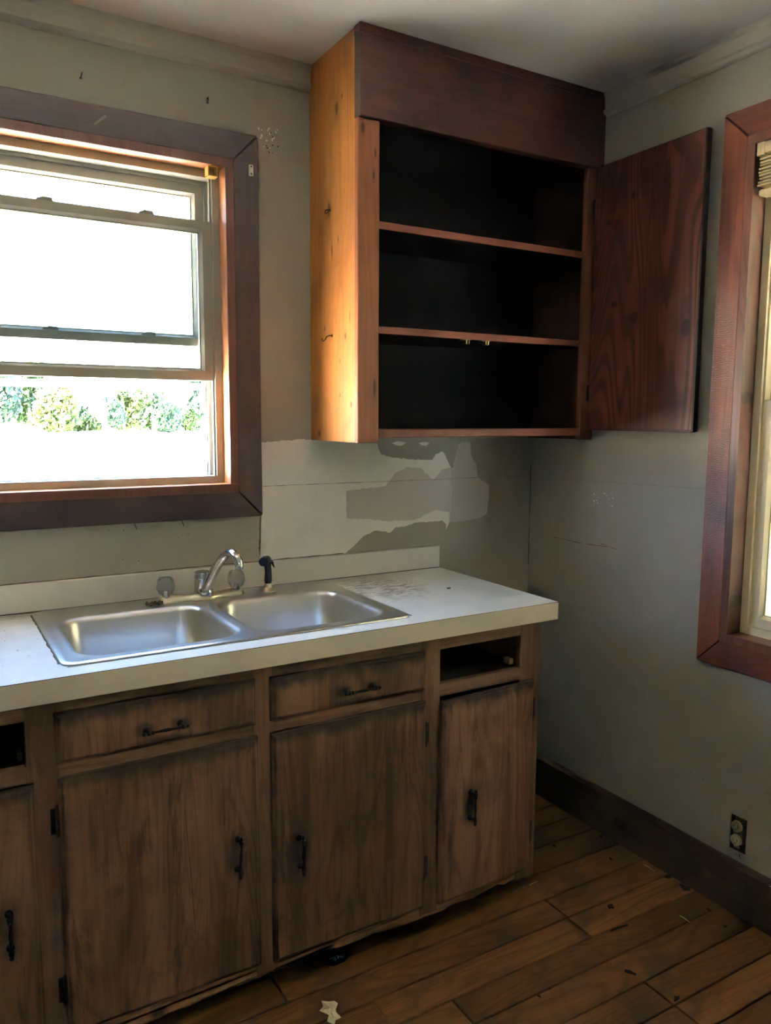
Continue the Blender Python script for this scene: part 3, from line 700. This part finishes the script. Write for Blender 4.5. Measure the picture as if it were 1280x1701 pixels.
for (x0, x1, y0, y1) in bowls:
    rings = []
    for ins, z, r in ((-.012, .9122, .075), (-.004, .9112, .069), (.002, .907, .065), (.006, .898, .062), (.016, .80, .058), (.022, .765, .056), (.032, .748, .052), (.050, .740, .045), (.10, .737, .03)):
        rings.append(lp(rrect(x0+ins, x1-ins, y0+ins, y1-ins, r), z))
    for a, b_ in zip(rings, rings[1:]):
        n = len(a)
        for k in range(n): bm.faces.new((a[k], a[(k+1) % n], b_[(k+1) % n], b_[k]))
    bm.faces.new(rings[-1]); tops.append(rings[0])
edges = []
for L in [L4]+tops:
    n = len(L)
    for k in range(n):
        e = bm.edges.get((L[k], L[(k+1) % n])) or bm.edges.new((L[k], L[(k+1) % n])); edges.append(e)
bmesh.ops.triangle_fill(bm, use_beauty=True, use_dissolve=False, edges=edges)
obj('basin', bm, M['steel'], sink, smooth=35)
for i, (x0, x1, y0, y1) in enumerate(bowls):
    bm = bmesh.new(); cx, cy_ = (x0+x1)/2, (y0+y1)/2
    lathe(bm, [(.046, .7372), (.046, .7395), (.040, .7405), (.034, .738), (.031, .7375)], (cx, cy_, 0), 'z', 24)
    dr = obj('drain', bm, M['steel'], sink, smooth=40)
bm = bmesh.new()
for L, wd, sd in (([(SX0-.001, SY0+.03), (SX0-.001, SY1-.02)], .010, 1), ([(SX0+.01, SY0-.002), (SX1-.01, SY0-.002)], .004, 2), ([(SX1+.001, SY0+.01), (SX1+.001, SY1-.02)], .008, 3), ([(SX0+.02, SY1+.002), (SX1-.02, SY1+.002)], .007, 4)):
    line(bm, L, wd, lambda u, v, d: (u, v, .9102-d*.4), .0008, sd)
obj('grime_line', bm, plain('sink_grime', (.12, .09, .06), .8), sink)

# ------------------------------------------------------------------ faucet
M['chrome'] = plain('chrome', (.60, .60, .61), .16, 1.0, var=.06)
M['tarnish'] = plain('tarnished_chrome', (.62, .56, .43), .28, 1.0, var=.18, scale=60)
fx, fy, fz = -1.308, -.092, .9122
fc = empty('kitchen_faucet', (fx, fy, fz)); tag(fc, 'chrome two-knob faucet with curved spout behind the sink divider', 'faucet')
bm = bmesh.new(); pts = []; rad = []
for k in range(21):
    s = -1+k/10; pts.append((fx+s*.127, fy-.006*math.cos(s*PI), fz+.004)); rad.append(.0235 if abs(s) < .25 else (.018+.006*abs(math.sin((abs(s)-.25)*PI/1.5)) if abs(s) < .92 else .016*(1.02-(abs(s)-.92)*6)))
tube(bm, pts, rad, 14, True, .72, up=(0, 0, 1))
for v in bm.verts: v.co.z = max(v.co.z, fz+.0004)
obj('base_plate', bm, M['tarnish'], fc, smooth=50)
bm = bmesh.new(); lathe(bm, [(.026, fz+.0005), (.027, fz+.012), (.0255, fz+.016), (.0245, fz+.058), (.0255, fz+.060), (.0255, fz+.064), (.0245, fz+.066), (.0235, fz+.078), (.018, fz+.081)], (fx+.004, fy, 0), 'z', 28)
obj('body', bm, M['chrome'], fc, smooth=40)
bm = bmesh.new()
sp_pts = [(-1.302, -.108, .940), (-1.299, -.122, .958), (-1.293, -.142, .988), (-1.286, -.165, 1.018), (-1.279, -.190, 1.043), (-1.272, -.218, 1.060), (-1.266, -.243, 1.064), (-1.262, -.262, 1.058), (-1.260, -.270, 1.046), (-1.2595, -.272, 1.036)]
tube(bm, sp_pts, [.0155, .0150, .0135, .0128, .0122, .0118, .0120, .0128, .0132, .0128], 16); obj('spout', bm, M['chrome'], fc, smooth=50)
bm = bmesh.new(); lathe(bm, [(.0200, fz+.014), (.0205, fz+.018), (.0205, fz+.030), (.018, fz+.034)], (-1.302, -.110, 0), 'z', 24); obj('spout_collar', bm, M['chrome'], fc, smooth=40)
bm = bmesh.new(); lathe(bm, [(.0105, 1.024), (.0112, 1.026), (.0112, 1.036), (.010, 1.038)], (-1.2595, -.272, 0), 'z', 18); obj('aerator', bm, M['chrome'], fc, smooth=40)
def acrylic():
    b = NB('clear_acrylic'); n = b.noise(b.coord().outputs['Object'], 60, 3, .6)
    return b.bsdf(b.mix(n, (.80, .76, .74), (.92, .89, .87)), .12, .5, Transmission_Weight=.78, IOR=1.38)
M['acrylic'] = acrylic()
for s in (-1, 1):
    kx = fx+s*.104
    bm = bmesh.new(); lathe(bm, [(.012, fz+.022), (.019, fz+.027), (.0265, fz+.042), (.0265, fz+.050), (.023, fz+.066), (.018, fz+.072), (.010, fz+.071)], (kx, fy, 0), 'z', 10)
    kn = obj('knob', bm, M['acrylic'], fc); kn['label'] = 'clear faceted acrylic tap knob'
    bm = bmesh.new(); lathe(bm, [(.013, fz+.006), (.013, fz+.018), (.009, fz+.020), (.006, fz+.024), (.005, fz+.036), (.004, fz+.038)], (kx, fy, 0), 'z', 14); obj('stem', bm, M['chrome'], kn, smooth=40)
bm = bmesh.new()
for k in range(7): lathe(bm, [(.004, fz+.0003), (.006+.002*(k % 3), fz+.004), (.003, fz+.010)], (fx-.116-.007*k, fy-.012+.006*math.sin(k*2.3), 0), 'z', 6)
obj('lime_crust', bm, plain('brown_crust', (.12, .09, .06), .9), fc)
# side sprayer
sx, sy = -1.103, -.090
sprn = empty('side_sprayer', (sx, sy, fz)); tag(sprn, 'black sink sprayer standing in a tarnished holder beside the faucet', 'sprayer')
bm = bmesh.new(); lathe(bm, [(.0245, fz+.0003), (.0245, fz+.003), (.019, fz+.007), (.0125, fz+.013), (.0115, fz+.022), (.010, fz+.024)], (sx, sy, 0), 'z', 22); obj('holder', bm, M['tarnish'], sprn, smooth=40)
blk = plain('black_plastic', (.012, .014, .02), .32, spec=.5)
bm = bmesh.new(); tube(bm, [(sx, sy, fz+.020), (sx, sy, fz+.032), (sx+.001, sy, fz+.060), (sx-.001, sy, fz+.080), (sx-.003, sy-.002, fz+.092)], [.0085, .0120, .0105, .0110, .0125], 14); obj('handle', bm, blk, sprn, smooth=50)
bm = bmesh.new(); tube(bm, [(sx+.010, sy+.010, fz+.086), (sx-.002, sy-.002, fz+.096), (sx-.016, sy-.018, fz+.098), (sx-.026, sy-.030, fz+.096)], [.008, .0125, .0130, .0125], 16); obj('head', bm, blk, sprn, smooth=50)
bm = bmesh.new(); tube(bm, [(sx-.0255, sy-.0294, fz+.0962), (sx-.029, sy-.0336, fz+.0956)], [.0135, .0128], 16); obj('nozzle_ring', bm, plain('dark_grey_plastic', (.04, .045, .06), .25), sprn, smooth=40)
bm = bmesh.new(); tube(bm, [(sx+.004, sy+.004, fz+.096), (sx+.015, sy+.004, fz+.086), (sx+.022, sy+.003, fz+.070)], [.009, .0075, .003], 10, flat=.6); obj('trigger', bm, blk, sprn, smooth=50)

# ------------------------------------------------------------------ upper cabinet
UX = -.9141; UD = .3103; ZB = 1.3635
up = empty('upper_cabinet', (-.457, -.155, ZB)); tag(up, 'tall open wooden wall cabinet with shelves in the corner by the ceiling', 'cabinet')
uo = ORG[up.name]
def K(x, y, z): return tuple(Vector((x, y, z))-uo)
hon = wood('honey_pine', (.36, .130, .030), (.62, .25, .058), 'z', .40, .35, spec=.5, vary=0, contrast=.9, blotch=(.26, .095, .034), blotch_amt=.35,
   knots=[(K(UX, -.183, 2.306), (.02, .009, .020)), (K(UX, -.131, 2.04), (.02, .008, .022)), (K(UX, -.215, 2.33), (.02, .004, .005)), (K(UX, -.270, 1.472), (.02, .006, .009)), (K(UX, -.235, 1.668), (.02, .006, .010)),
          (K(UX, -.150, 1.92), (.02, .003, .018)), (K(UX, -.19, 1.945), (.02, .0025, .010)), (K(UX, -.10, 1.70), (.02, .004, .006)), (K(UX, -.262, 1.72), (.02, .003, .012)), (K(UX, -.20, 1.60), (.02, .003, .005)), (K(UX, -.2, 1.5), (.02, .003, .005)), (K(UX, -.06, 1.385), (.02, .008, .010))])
stl = wood('stile_pine', (.15, .045, .017), (.28, .088, .032), 'z', .42, .3, spec=.45, vary=.08, knots=[(K(-.86, -.31, 2.16), (.003, .03, .012)), (K(-.865, -.31, 2.10), (.003, .03, .012)), (K(-.86, -.31, 1.52), (.004, .03, .028)), (K(-.9, -.31, 2.22), (.006, .03, .015))])
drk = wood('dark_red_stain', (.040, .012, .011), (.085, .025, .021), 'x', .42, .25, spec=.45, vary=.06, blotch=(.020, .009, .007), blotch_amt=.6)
edg = wood('shelf_edge_stain', (.11, .028, .017), (.21, .058, .032), 'x', .45, .3, vary=.08)
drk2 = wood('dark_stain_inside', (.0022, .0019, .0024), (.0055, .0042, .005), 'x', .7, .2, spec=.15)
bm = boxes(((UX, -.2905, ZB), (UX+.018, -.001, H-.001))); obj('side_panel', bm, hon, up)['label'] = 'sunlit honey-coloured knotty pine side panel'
bm = boxes(((-.020, -.2905, ZB), (-.002, -.001, H-.001))); obj('side_panel', bm, wood('end_panel_stain', (.022, .009, .006), (.05, .018, .011), 'z', .5), up)
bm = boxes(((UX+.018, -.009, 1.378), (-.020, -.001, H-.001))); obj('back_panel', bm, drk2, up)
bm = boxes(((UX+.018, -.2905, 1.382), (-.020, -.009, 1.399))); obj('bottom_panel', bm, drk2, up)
for z in (1.9765, 1.686):
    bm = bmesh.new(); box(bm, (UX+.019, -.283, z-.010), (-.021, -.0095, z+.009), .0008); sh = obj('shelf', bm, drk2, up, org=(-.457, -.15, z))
    bm = bmesh.new(); box(bm, (UX+.019, -.2875, z-.011), (-.021, -.2832, z+.010), .001); obj('shelf_edge', bm, edg, sh)
bm = bmesh.new(); box(bm, (UX-.0006, -UD, ZB-.001), (-.8465, -.2908, 2.2455), .0015); obj('stile', bm, stl, up)
bm = bmesh.new(); box(bm, (-.060, -UD, ZB), (-.002, -.2908, 2.2455), .0015); obj('stile', bm, wood('end_stile_stain', (.085, .03, .018), (.15, .055, .03), 'z', .42, .3), up)
bm = bmesh.new(); box(bm, (-.846, -UD+.001, 1.3775), (-.0605, -.2908, 1.4025), .001); obj('rail', bm, edg, up)
bm = bmesh.new(); box(bm, (UX-.0012, -UD-.013, 2.2455), (-.0025, -.2908, 2.4570), .0015); obj('fascia_board', bm, drk, up)
bm = bmesh.new(); box(bm, (UX-.0035, -UD-.0165, 2.4575), (-.0025, -.2908, H-.0005), .0015); obj('top_trim', bm, drk, up)
bm = boxes(((UX-.0014, -UD-.0125, 2.2465), (UX-.0002, -.292, 2.456))); obj('fascia_end', bm, wood('fascia_end_grain', (.05, .03, .024), (.10, .06, .048), 'z', .6), up)
hook_m = plain('hook_steel', (.05, .04, .035), .35, .9)
for (y, z, fl) in ((-.140, 2.037, 1), (-.150, 1.676, -1)):
    bm = bmesh.new(); x = UX
    P = [(x+.004, y, z), (x-.010, y, z), (x-.016, y-fl*.002, z-.004)]
    for k in range(8):
        a = -.3+k*.48; P.append((x-.018-.004*math.sin(a), y-fl*(.003+.013*(1-math.cos(a))), z-.006-.010*math.sin(a)))
    tube(bm, P, .0016, 8); lathe(bm, [(.0045, x-.0015), (.0035, x+.001)], (0, y, z), 'x', 10)
    obj('cup_hook', bm, hook_m, up, smooth=50)
bm = bmesh.new(); box(bm, (-.0602, -.288, 1.45), (-.0582, -.286, 1.46))
bm.free()
brass = plain('brass_catch', (.55, .42, .22), .35, 1.0, var=.15)
for x in (-.515, -.440):
    bm = bmesh.new(); box(bm, (x-.016, -.281, 1.6735), (x+.016, -.262, 1.6757), .0006)
    for dx in (-.006, .004): box(bm, (x+dx, -.284, 1.662), (x+dx+.004, -.266, 1.6737), .001)
    obj('catch', bm, brass, up)
ply = wood('plywood_door', (.055, .013, .010), (.160, .044, .030), 'z', .40, 1.9, spec=.5, vary=0, contrast=1.3, blotch=(.020, .008, .006), blotch_amt=.5,
           knots=[((-.01, -.185, .350), (.02, .017, .020)), ((-.01, -.162, .724), (.02, .008, .010)), ((-.01, -.385, .30), (.02, .02, .025)), ((-.01, -.10, .40), (.02, .014, .010)), ((-.01, -.14, .075), (.02, .006, .014)), ((-.01, -.06, .66), (.02, .012, .008))])
hx, hy = -.030, -.3255
bm = bmesh.new(); box(bm, (hx-.009, hy-.422, 1.4000), (hx+.009, hy, 2.2435), .0012)
dr = obj('door', bm, ply, up, org=(hx, hy, 1.40)); dr['label'] = 'dark red plywood door swung open flat against the side wall'
blk_w = wood('door_edge_dark', (.010, .006, .005), (.022, .011, .008), 'z', .5)
bm = boxes(((hx-.0085, hy-.4275, 1.3990), (hx+.0095, hy-.4215, 2.2445)), ((hx-.0085, hy-.422, 2.2434), (hx+.0095, hy, 2.2452))); obj('edge_strip', bm, blk_w, dr)
bm = boxes(((hx-.0105, hy-.422, 1.3965), (hx+.0095, hy, 1.4045))); obj('bottom_lip', bm, wood('door_lip', (.03, .011, .008), (.06, .02, .013), 'y', .45), dr)
for z in (2.12, 1.52):
    bm = bmesh.new(); box(bm, (hx-.004, hy+.0005, z-.024), (hx+.012, hy+.0145, z+.024), .001); lathe(bm, [(.005, z-.026), (.005, z+.026)], (hx-.008, hy+.004, 0), 'z', 10); obj('hinge', bm, M['iron'], dr)
dr.rotation_euler = (0, 0, math.radians(-.8))

# ------------------------------------------------------------------ socket in the side wall
oy0, oy1, oz0, oz1 = OUT
ot = empty('wall_socket', (.02, (oy0+oy1)/2, oz0)); tag(ot, 'bare duplex socket without a cover plate set in the side wall', 'socket')
bm = bmesh.new()
for lo, hi in (((.055, oy0+.001, oz0+.001), (.057, oy1-.001, oz1-.001)), ((.004, oy0+.001, oz0+.001), (.055, oy0+.002, oz1-.001)), ((.004, oy1-.002, oz0+.001), (.055, oy1-.001, oz1-.001)), ((.004, oy0+.002, oz0+.001), (.055, oy1-.002, oz0+.002)), ((.004, oy0+.002, oz1-.002), (.055, oy1-.002, oz1-.001))): box(bm, lo, hi)
obj('box', bm, plain('dark_socket_box', (.015, .013, .011), .8), ot)
soc = plain('dirty_ivory', lin(128, 116, 96), .6, var=.35); cyc = (oy0+oy1)/2+.006
bm = bmesh.new(); box(bm, (.006, cyc-.009, oz0+.006), (.008, cyc+.009, oz1-.004), .0006); box(bm, (.008, cyc-.015, oz0+.02), (.035, cyc+.015, oz1-.02)); obj('yoke', bm, plain('yoke_steel', lin(104, 94, 78), .5, .4, var=.4), ot)
for z in ((oz0+oz1)/2+.021, (oz0+oz1)/2-.021):
    bm = bmesh.new(); lathe(bm, [(.0165, .006), (.0165, -.001), (.0150, -.0025)], (0, cyc, z), 'x', 20); fc2 = obj('receptacle', bm, soc, ot, smooth=40)
    bm = boxes(((-.0032, cyc-.0075, z-.003), (-.0026, cyc-.0053, z+.006)), ((-.0032, cyc+.0053, z-.003), (-.0026, cyc+.0073, z+.005)), ((-.0032, cyc-.002, z-.0105), (-.0026, cyc+.002, z-.007))); obj('slot', bm, M['crack'], fc2)
specks('paint_chips', right, fr_, (oy0+oy1)/2, oz0-.006, .026, .006, 14, plain('broken_plaster', lin(150, 136, 116), .9), 31, .002, .005)
bm = bmesh.new(); line(bm, [(-.952, .182), (-.960, .165)], .005, fr_, .0007, 41); obj('crack', bm, M['crack'], right)

# ------------------------------------------------------------------ litter on the floor
dk = plain('black_litter', (.010, .009, .008), .9)
def crumb(x, y, r, seed, lab, zz=.0):
    rn = random.Random(seed); bm = bmesh.new(); bmesh.ops.create_icosphere(bm, subdivisions=2, radius=1.0)
    sx_, sy_ = rn.uniform(.8, 1.5), rn.uniform(.5, .9); a = rn.random()*3
    for v in bm.verts:
        k = 1+.45*math.sin(v.co.x*3+seed)*math.cos(v.co.y*4+seed*2)+rn.uniform(-.18, .18)
        p = Vector((v.co.x*sx_, v.co.y*sy_, v.co.z*.45))*k*r; v.co = Vector((p.x*math.cos(a)-p.y*math.sin(a)+x, p.x*math.sin(a)+p.y*math.cos(a)+y, p.z))
    mz = min(v.co.z for v in bm.verts)
    for v in bm.verts: v.co.z += zz-mz-.0004
    tag(obj('debris_crumb', bm, dk, org=(x, y, zz)), lab, 'debris', 'crumbs of litter on the floorboards')
for i, (x, y, r, lab) in enumerate([(-.036, -.456, .007, 'black crumb against the baseboard, farthest from the camera'), (-.1135, -.573, .007, 'star-shaped black crumb on the boards in front of the baseboard knot'),
    (-.036, -.7406, .009, 'black lump against the baseboard beside a bigger lump'), (-.040, -.8066, .012, 'biggest black lump, touching the baseboard'),
    (-.0681, -.9136, .007, 'black crumb just off the baseboard below the socket'), (-.3059, -.7562, .009, 'round black crumb alone between cabinet and baseboard'),
    (-.4457, -1.1062, .009, 'flat black oval lump near the bottom of the picture'), (-.7325, -.9253, .004, 'smaller of two tiny crumbs on an orange board'), (-.6915, -.9201, .003, 'tiny crumb beside another on an orange board'),
    (-.09, -.985, .004, 'pale-edged tiny crumb on the board below the socket'), (-.22, -.42, .006, 'faint dark crumb in the shade beside the cabinet end')]):
    crumb(x, y, r, i+3, lab)
def stick(p, q, r, m, lab, nm='stick'):
    bm = bmesh.new(); p = Vector((*p, r+.0002)); q = Vector((*q, r+.0002)); tube(bm, [p, p.lerp(q, .4)+Vector((.001, .001, .0005)), q], [r*.8, r, r*.6], 7)
    tag(obj(nm, bm, m, org=(p+q)/2), lab, 'debris')
straw = plain('pale_straw', lin(196, 178, 140), .7)
stick((-.388, -.836), (-.328, -.8415), .0035, dk, 'dark splinter lying along a board seam')
stick((-.480, -.972), (-.466, -.996), .0045, dk, 'short black stick on the orange board', 'short_stick')
stick((-.042, -.650), (-.045, -.695), .0014, straw, 'pale straw lying against the baseboard', 'straw')
stick((-.1615, -.885), (-.1616, -.9212), .0012, straw, 'thin pale straw in the middle of the boards by the socket', 'straw')
stick((-.440, -.552), (-.405, -.548), .0018, straw, 'pale straw under the front corner of the cabinet end', 'straw')
# torn paper scrap and blue wrapper
def sheet(name, poly, z0, mat, lab, cat, org, seed, bumpy):
    rn = random.Random(seed); bm = bmesh.new(); c = (sum(p[0] for p in poly)/len(poly), sum(p[1] for p in poly)/len(poly))
    def ring(s, zf): return [bm.verts.new((c[0]+(x-c[0])*s, c[1]+(y-c[1])*s, z0+zf())) for x, y in poly]
    R = [ring(1, lambda: .0008+rn.random()*bumpy*.5), ring(.55, lambda: .002+rn.random()*bumpy), ring(.2, lambda: .002+rn.random()*bumpy)]
    n = len(poly)
    for a, b_ in zip(R, R[1:]):
        for k in range(n): bm.faces.new((a[k], a[(k+1) % n], b_[(k+1) % n], b_[k]))
    bm.faces.new(R[-1])
    ext = bmesh.ops.extrude_face_region(bm, geom=bm.faces[:]); 
    for v in [g for g in ext['geom'] if isinstance(g, bmesh.types.BMVert)]: v.co.z += .0005
    o = obj(name, bm, mat, org=org)
    return tag(o, lab, cat)
px_, py_ = -1.2057, -.7067
sheet('paper_scrap', [(px_+a*.9, py_+b_*.9) for a, b_ in ((-.004, .045), (.012, .030), (.026, .026), (.030, .012), (.014, -.006), (.010, -.020), (.016, -.036), (-.004, -.040), (-.012, -.050), (-.024, -.030), (-.008, -.020), (-.016, -.002), (-.026, .012), (-.010, .022))], 0, plain('torn_paper', lin(214, 200, 166), .85), 'torn cream paper scrap on the floor in front of the cabinet', 'paper', (px_, py_, 0), 3, .006)
wx, wy = -1.108, -.552
wr = sheet('candy_wrapper', [(wx+a, wy+b_) for a, b_ in ((-.036, -.004), (-.020, .012), (.005, .018), (.030, .012), (.036, -.004), (.014, -.018), (-.018, -.018))], 0, plain('blue_foil', (.010, .03, .06), .3, .3), 'small crumpled blue wrapper under the cabinet toe space', 'wrapper', (wx, wy, 0), 5, .003)
bm = bmesh.new(); Zt = .0068
for P in ([(-.020, .002), (-.012, .006), (-.005, .005), (-.004, .000), (-.010, -.003), (-.013, -.001)], [(-.006, -.002), (-.009, -.009)], [(.002, .007), (.008, .001), (.015, -.006)], [(.004, .001), (.001, -.004)]):
    tube(bm, [(wx+a, wy+b_, Zt) for a, b_ in P], .0011, 6)
obj('printed_mark', bm, plain('pale_blue_print', (.22, .38, .46), .5), wr, org=(wx, wy, 0))

# cobweb-like splinters under the sink window casing
for i, (x, z, lab) in enumerate([(-1.47, 1.128, 'bent dark nail tip sticking out under the sink window casing, nearer the picture edge'), (-1.335, 1.130, 'bent dark nail tip sticking out under the sink window casing, nearer its mitre')]):
    bm = bmesh.new(); tube(bm, [(x-.002, -.001, z+.004), (x-.003, -.008, z+.002), (x, -.012, z-.006), (x+.002, -.014, z-.014)], .0013, 6)
    tag(obj('nail', bm, nail_m, org=(x, 0, z)), lab, 'nail')

# ------------------------------------------------------------------ outdoors
gz = -.80
def ground_mat():
    b = NB('dry_field'); ob = b.coord().outputs['Object']
    n = b.noise(ob, .25, 6, .65); n2 = b.noise(ob, 9, 4, .6)
    c = b.mix(b.step(n, .35, .65), lin(224, 218, 204), lin(236, 230, 216)); c = b.mix(b.math('MULTIPLY', n2, .25), c, lin(200, 196, 170))
    return b.bsdf(c, .9, .1)
g = obj('ground', boxes(((-250, -120, gz-.2), (260, 200, gz))), ground_mat(), org=(0, 0, gz)); struct(g, 'pale sunlit field outside')
block_m = paint('light_block_paint', lin(128, 124, 106), .06, .8, .3)  # shared by the wall and roof added to hold back daylight
bm = bmesh.new(); box(bm, (2.6, -7.0, gz), (2.8, -.35, 3.6)); 
struct(obj('exterior_added_wall', bm, block_m, org=(2.7, -3.5, gz)), 'plain grey-green wall added beyond the side window to dim it')  # wall added outside to dim what comes through the side window
bm = bmesh.new(); box(bm, (0.16, -7.0, 2.62), (2.9, -.35, 2.74)); struct(obj('exterior_added_roof', bm, block_m, org=(1.5, -3.5, 2.62)), 'flat roof added outside the side window to shade it')  # unseen roof, added to keep sun and sky off the side window
leafs = []
for i, (a, b_) in enumerate([((24, 44, 20), (52, 70, 36)), ((38, 52, 24), (70, 78, 42)), ((22, 40, 30), (46, 66, 48))]):
    q = NB('foliage_%d' % i); n = q.noise(q.coord().outputs['Object'], 1.2, 3, .6)
    leafs.append(q.bsdf(q.mix(q.step(n, .3, .7), lin(*a), lin(*b_)), .6, .3))
bark = plain('bark', lin(150, 136, 116), .9, var=.3, scale=3); pale_bark = plain('pale_bark', lin(206, 198, 184), .9)
def tree(x, y, h, wd, mi, lab, seed, name='field_tree'):
    rn = random.Random(seed); t = empty(name, (x, y, gz))
    bm = bmesh.new(); tube(bm, [(x, y, gz-.05), (x+rn.uniform(-.1, .1), y, gz+h*.4), (x+rn.uniform(-.2, .2), y, gz+h*.85)], [.16*h/6, .11*h/6, .03], 8); obj('trunk', bm, bark, t, smooth=50)
    bm = bmesh.new()
    blobs = [(rn.uniform(-.5, .5)*wd*.6, rn.uniform(-.5, .5)*wd*.6, h*rn.uniform(.22, .9), wd*rn.uniform(.20, .36)) for _ in range(20)]
    for bx_, by_, bz_, br in blobs:
        br *= 1.15-.5*bz_/h
        for _ in range(150):
            d = Vector((rn.gauss(0, 1), rn.gauss(0, 1), rn.gauss(0, 1))).normalized()*br*rn.uniform(.55, 1.05)
            c = Vector((x+bx_, y+by_, gz+bz_))+d
            if c.z < gz+.25: continue
            s = rn.uniform(.26, .56); e1_ = Vector((rn.gauss(0, 1), rn.gauss(0, 1), rn.gauss(0, 1))).normalized(); e2_ = e1_.orthogonal().normalized()
            bm.faces.new([bm.verts.new(c+e1_*s*p+e2_*s*q*.6) for p, q in ((-1, 0), (0, -1), (1, 0), (0, 1))])
    obj('crown', bm, leafs[mi], t)
    tag(t, lab, 'tree', 'trees at the far side of the field')
for i, (px, h, wd, mi, lab) in enumerate([(2, 9.0, 6.0, 2, 'tall blue-green tree at the picture edge beyond the field'), (46, 9.0, 5.0, 0, 'tall narrow tree with visible trunk beyond the field'), (88, 6.0, 6.0, 1, 'yellow-green bushy tree seen through the open sash'),
    (120, 4.0, 5.0, 0, 'low dark green bush-like tree beside the gap in the treeline'), (140, 2.6, 2.6, 1, 'smallest bushy tree just before the gap in the treeline'), (182, 5.4, 3.0, 2, 'slim tree behind the two pale bare trunks'), (210, 6.4, 5.4, 1, 'rounded yellow-green tree right after the pale trunks'),
    (246, 5.2, 5.4, 0, 'broad mid-green tree in the right half of the window view'), (276, 4.2, 4.2, 2, 'low blue-green tree near the window jamb'), (305, 3.2, 3.6, 0, 'small dark bush-like tree beside the window jamb'), (331, 8.0, 3.4, 2, 'tall tree partly hidden by the window jamb')]):
    Y = (112, 118, 106)[i % 3]; k = (Y+2.287)/114.287; X = -1.99+(7.34+(px/320)*25.46+1.99)*k; tree(X, Y, h*k, wd*k, mi, lab, 50+i)
for i, (px, lab) in enumerate(((173, 'pale bare trunk at the gap in the treeline'), (187, 'pale bare trunk beside the slim tree'))):
    X = 7.34+(px/320)*25.46; bm = bmesh.new(); tube(bm, [(X, 108, gz-.05), (X+.05, 108, gz+2.5), (X-.15, 108, gz+4.6)], [.16, .12, .05], 8)
    tag(obj('bare_trunk', bm, pale_bark, org=(X, 108, gz)), lab, 'tree trunk')
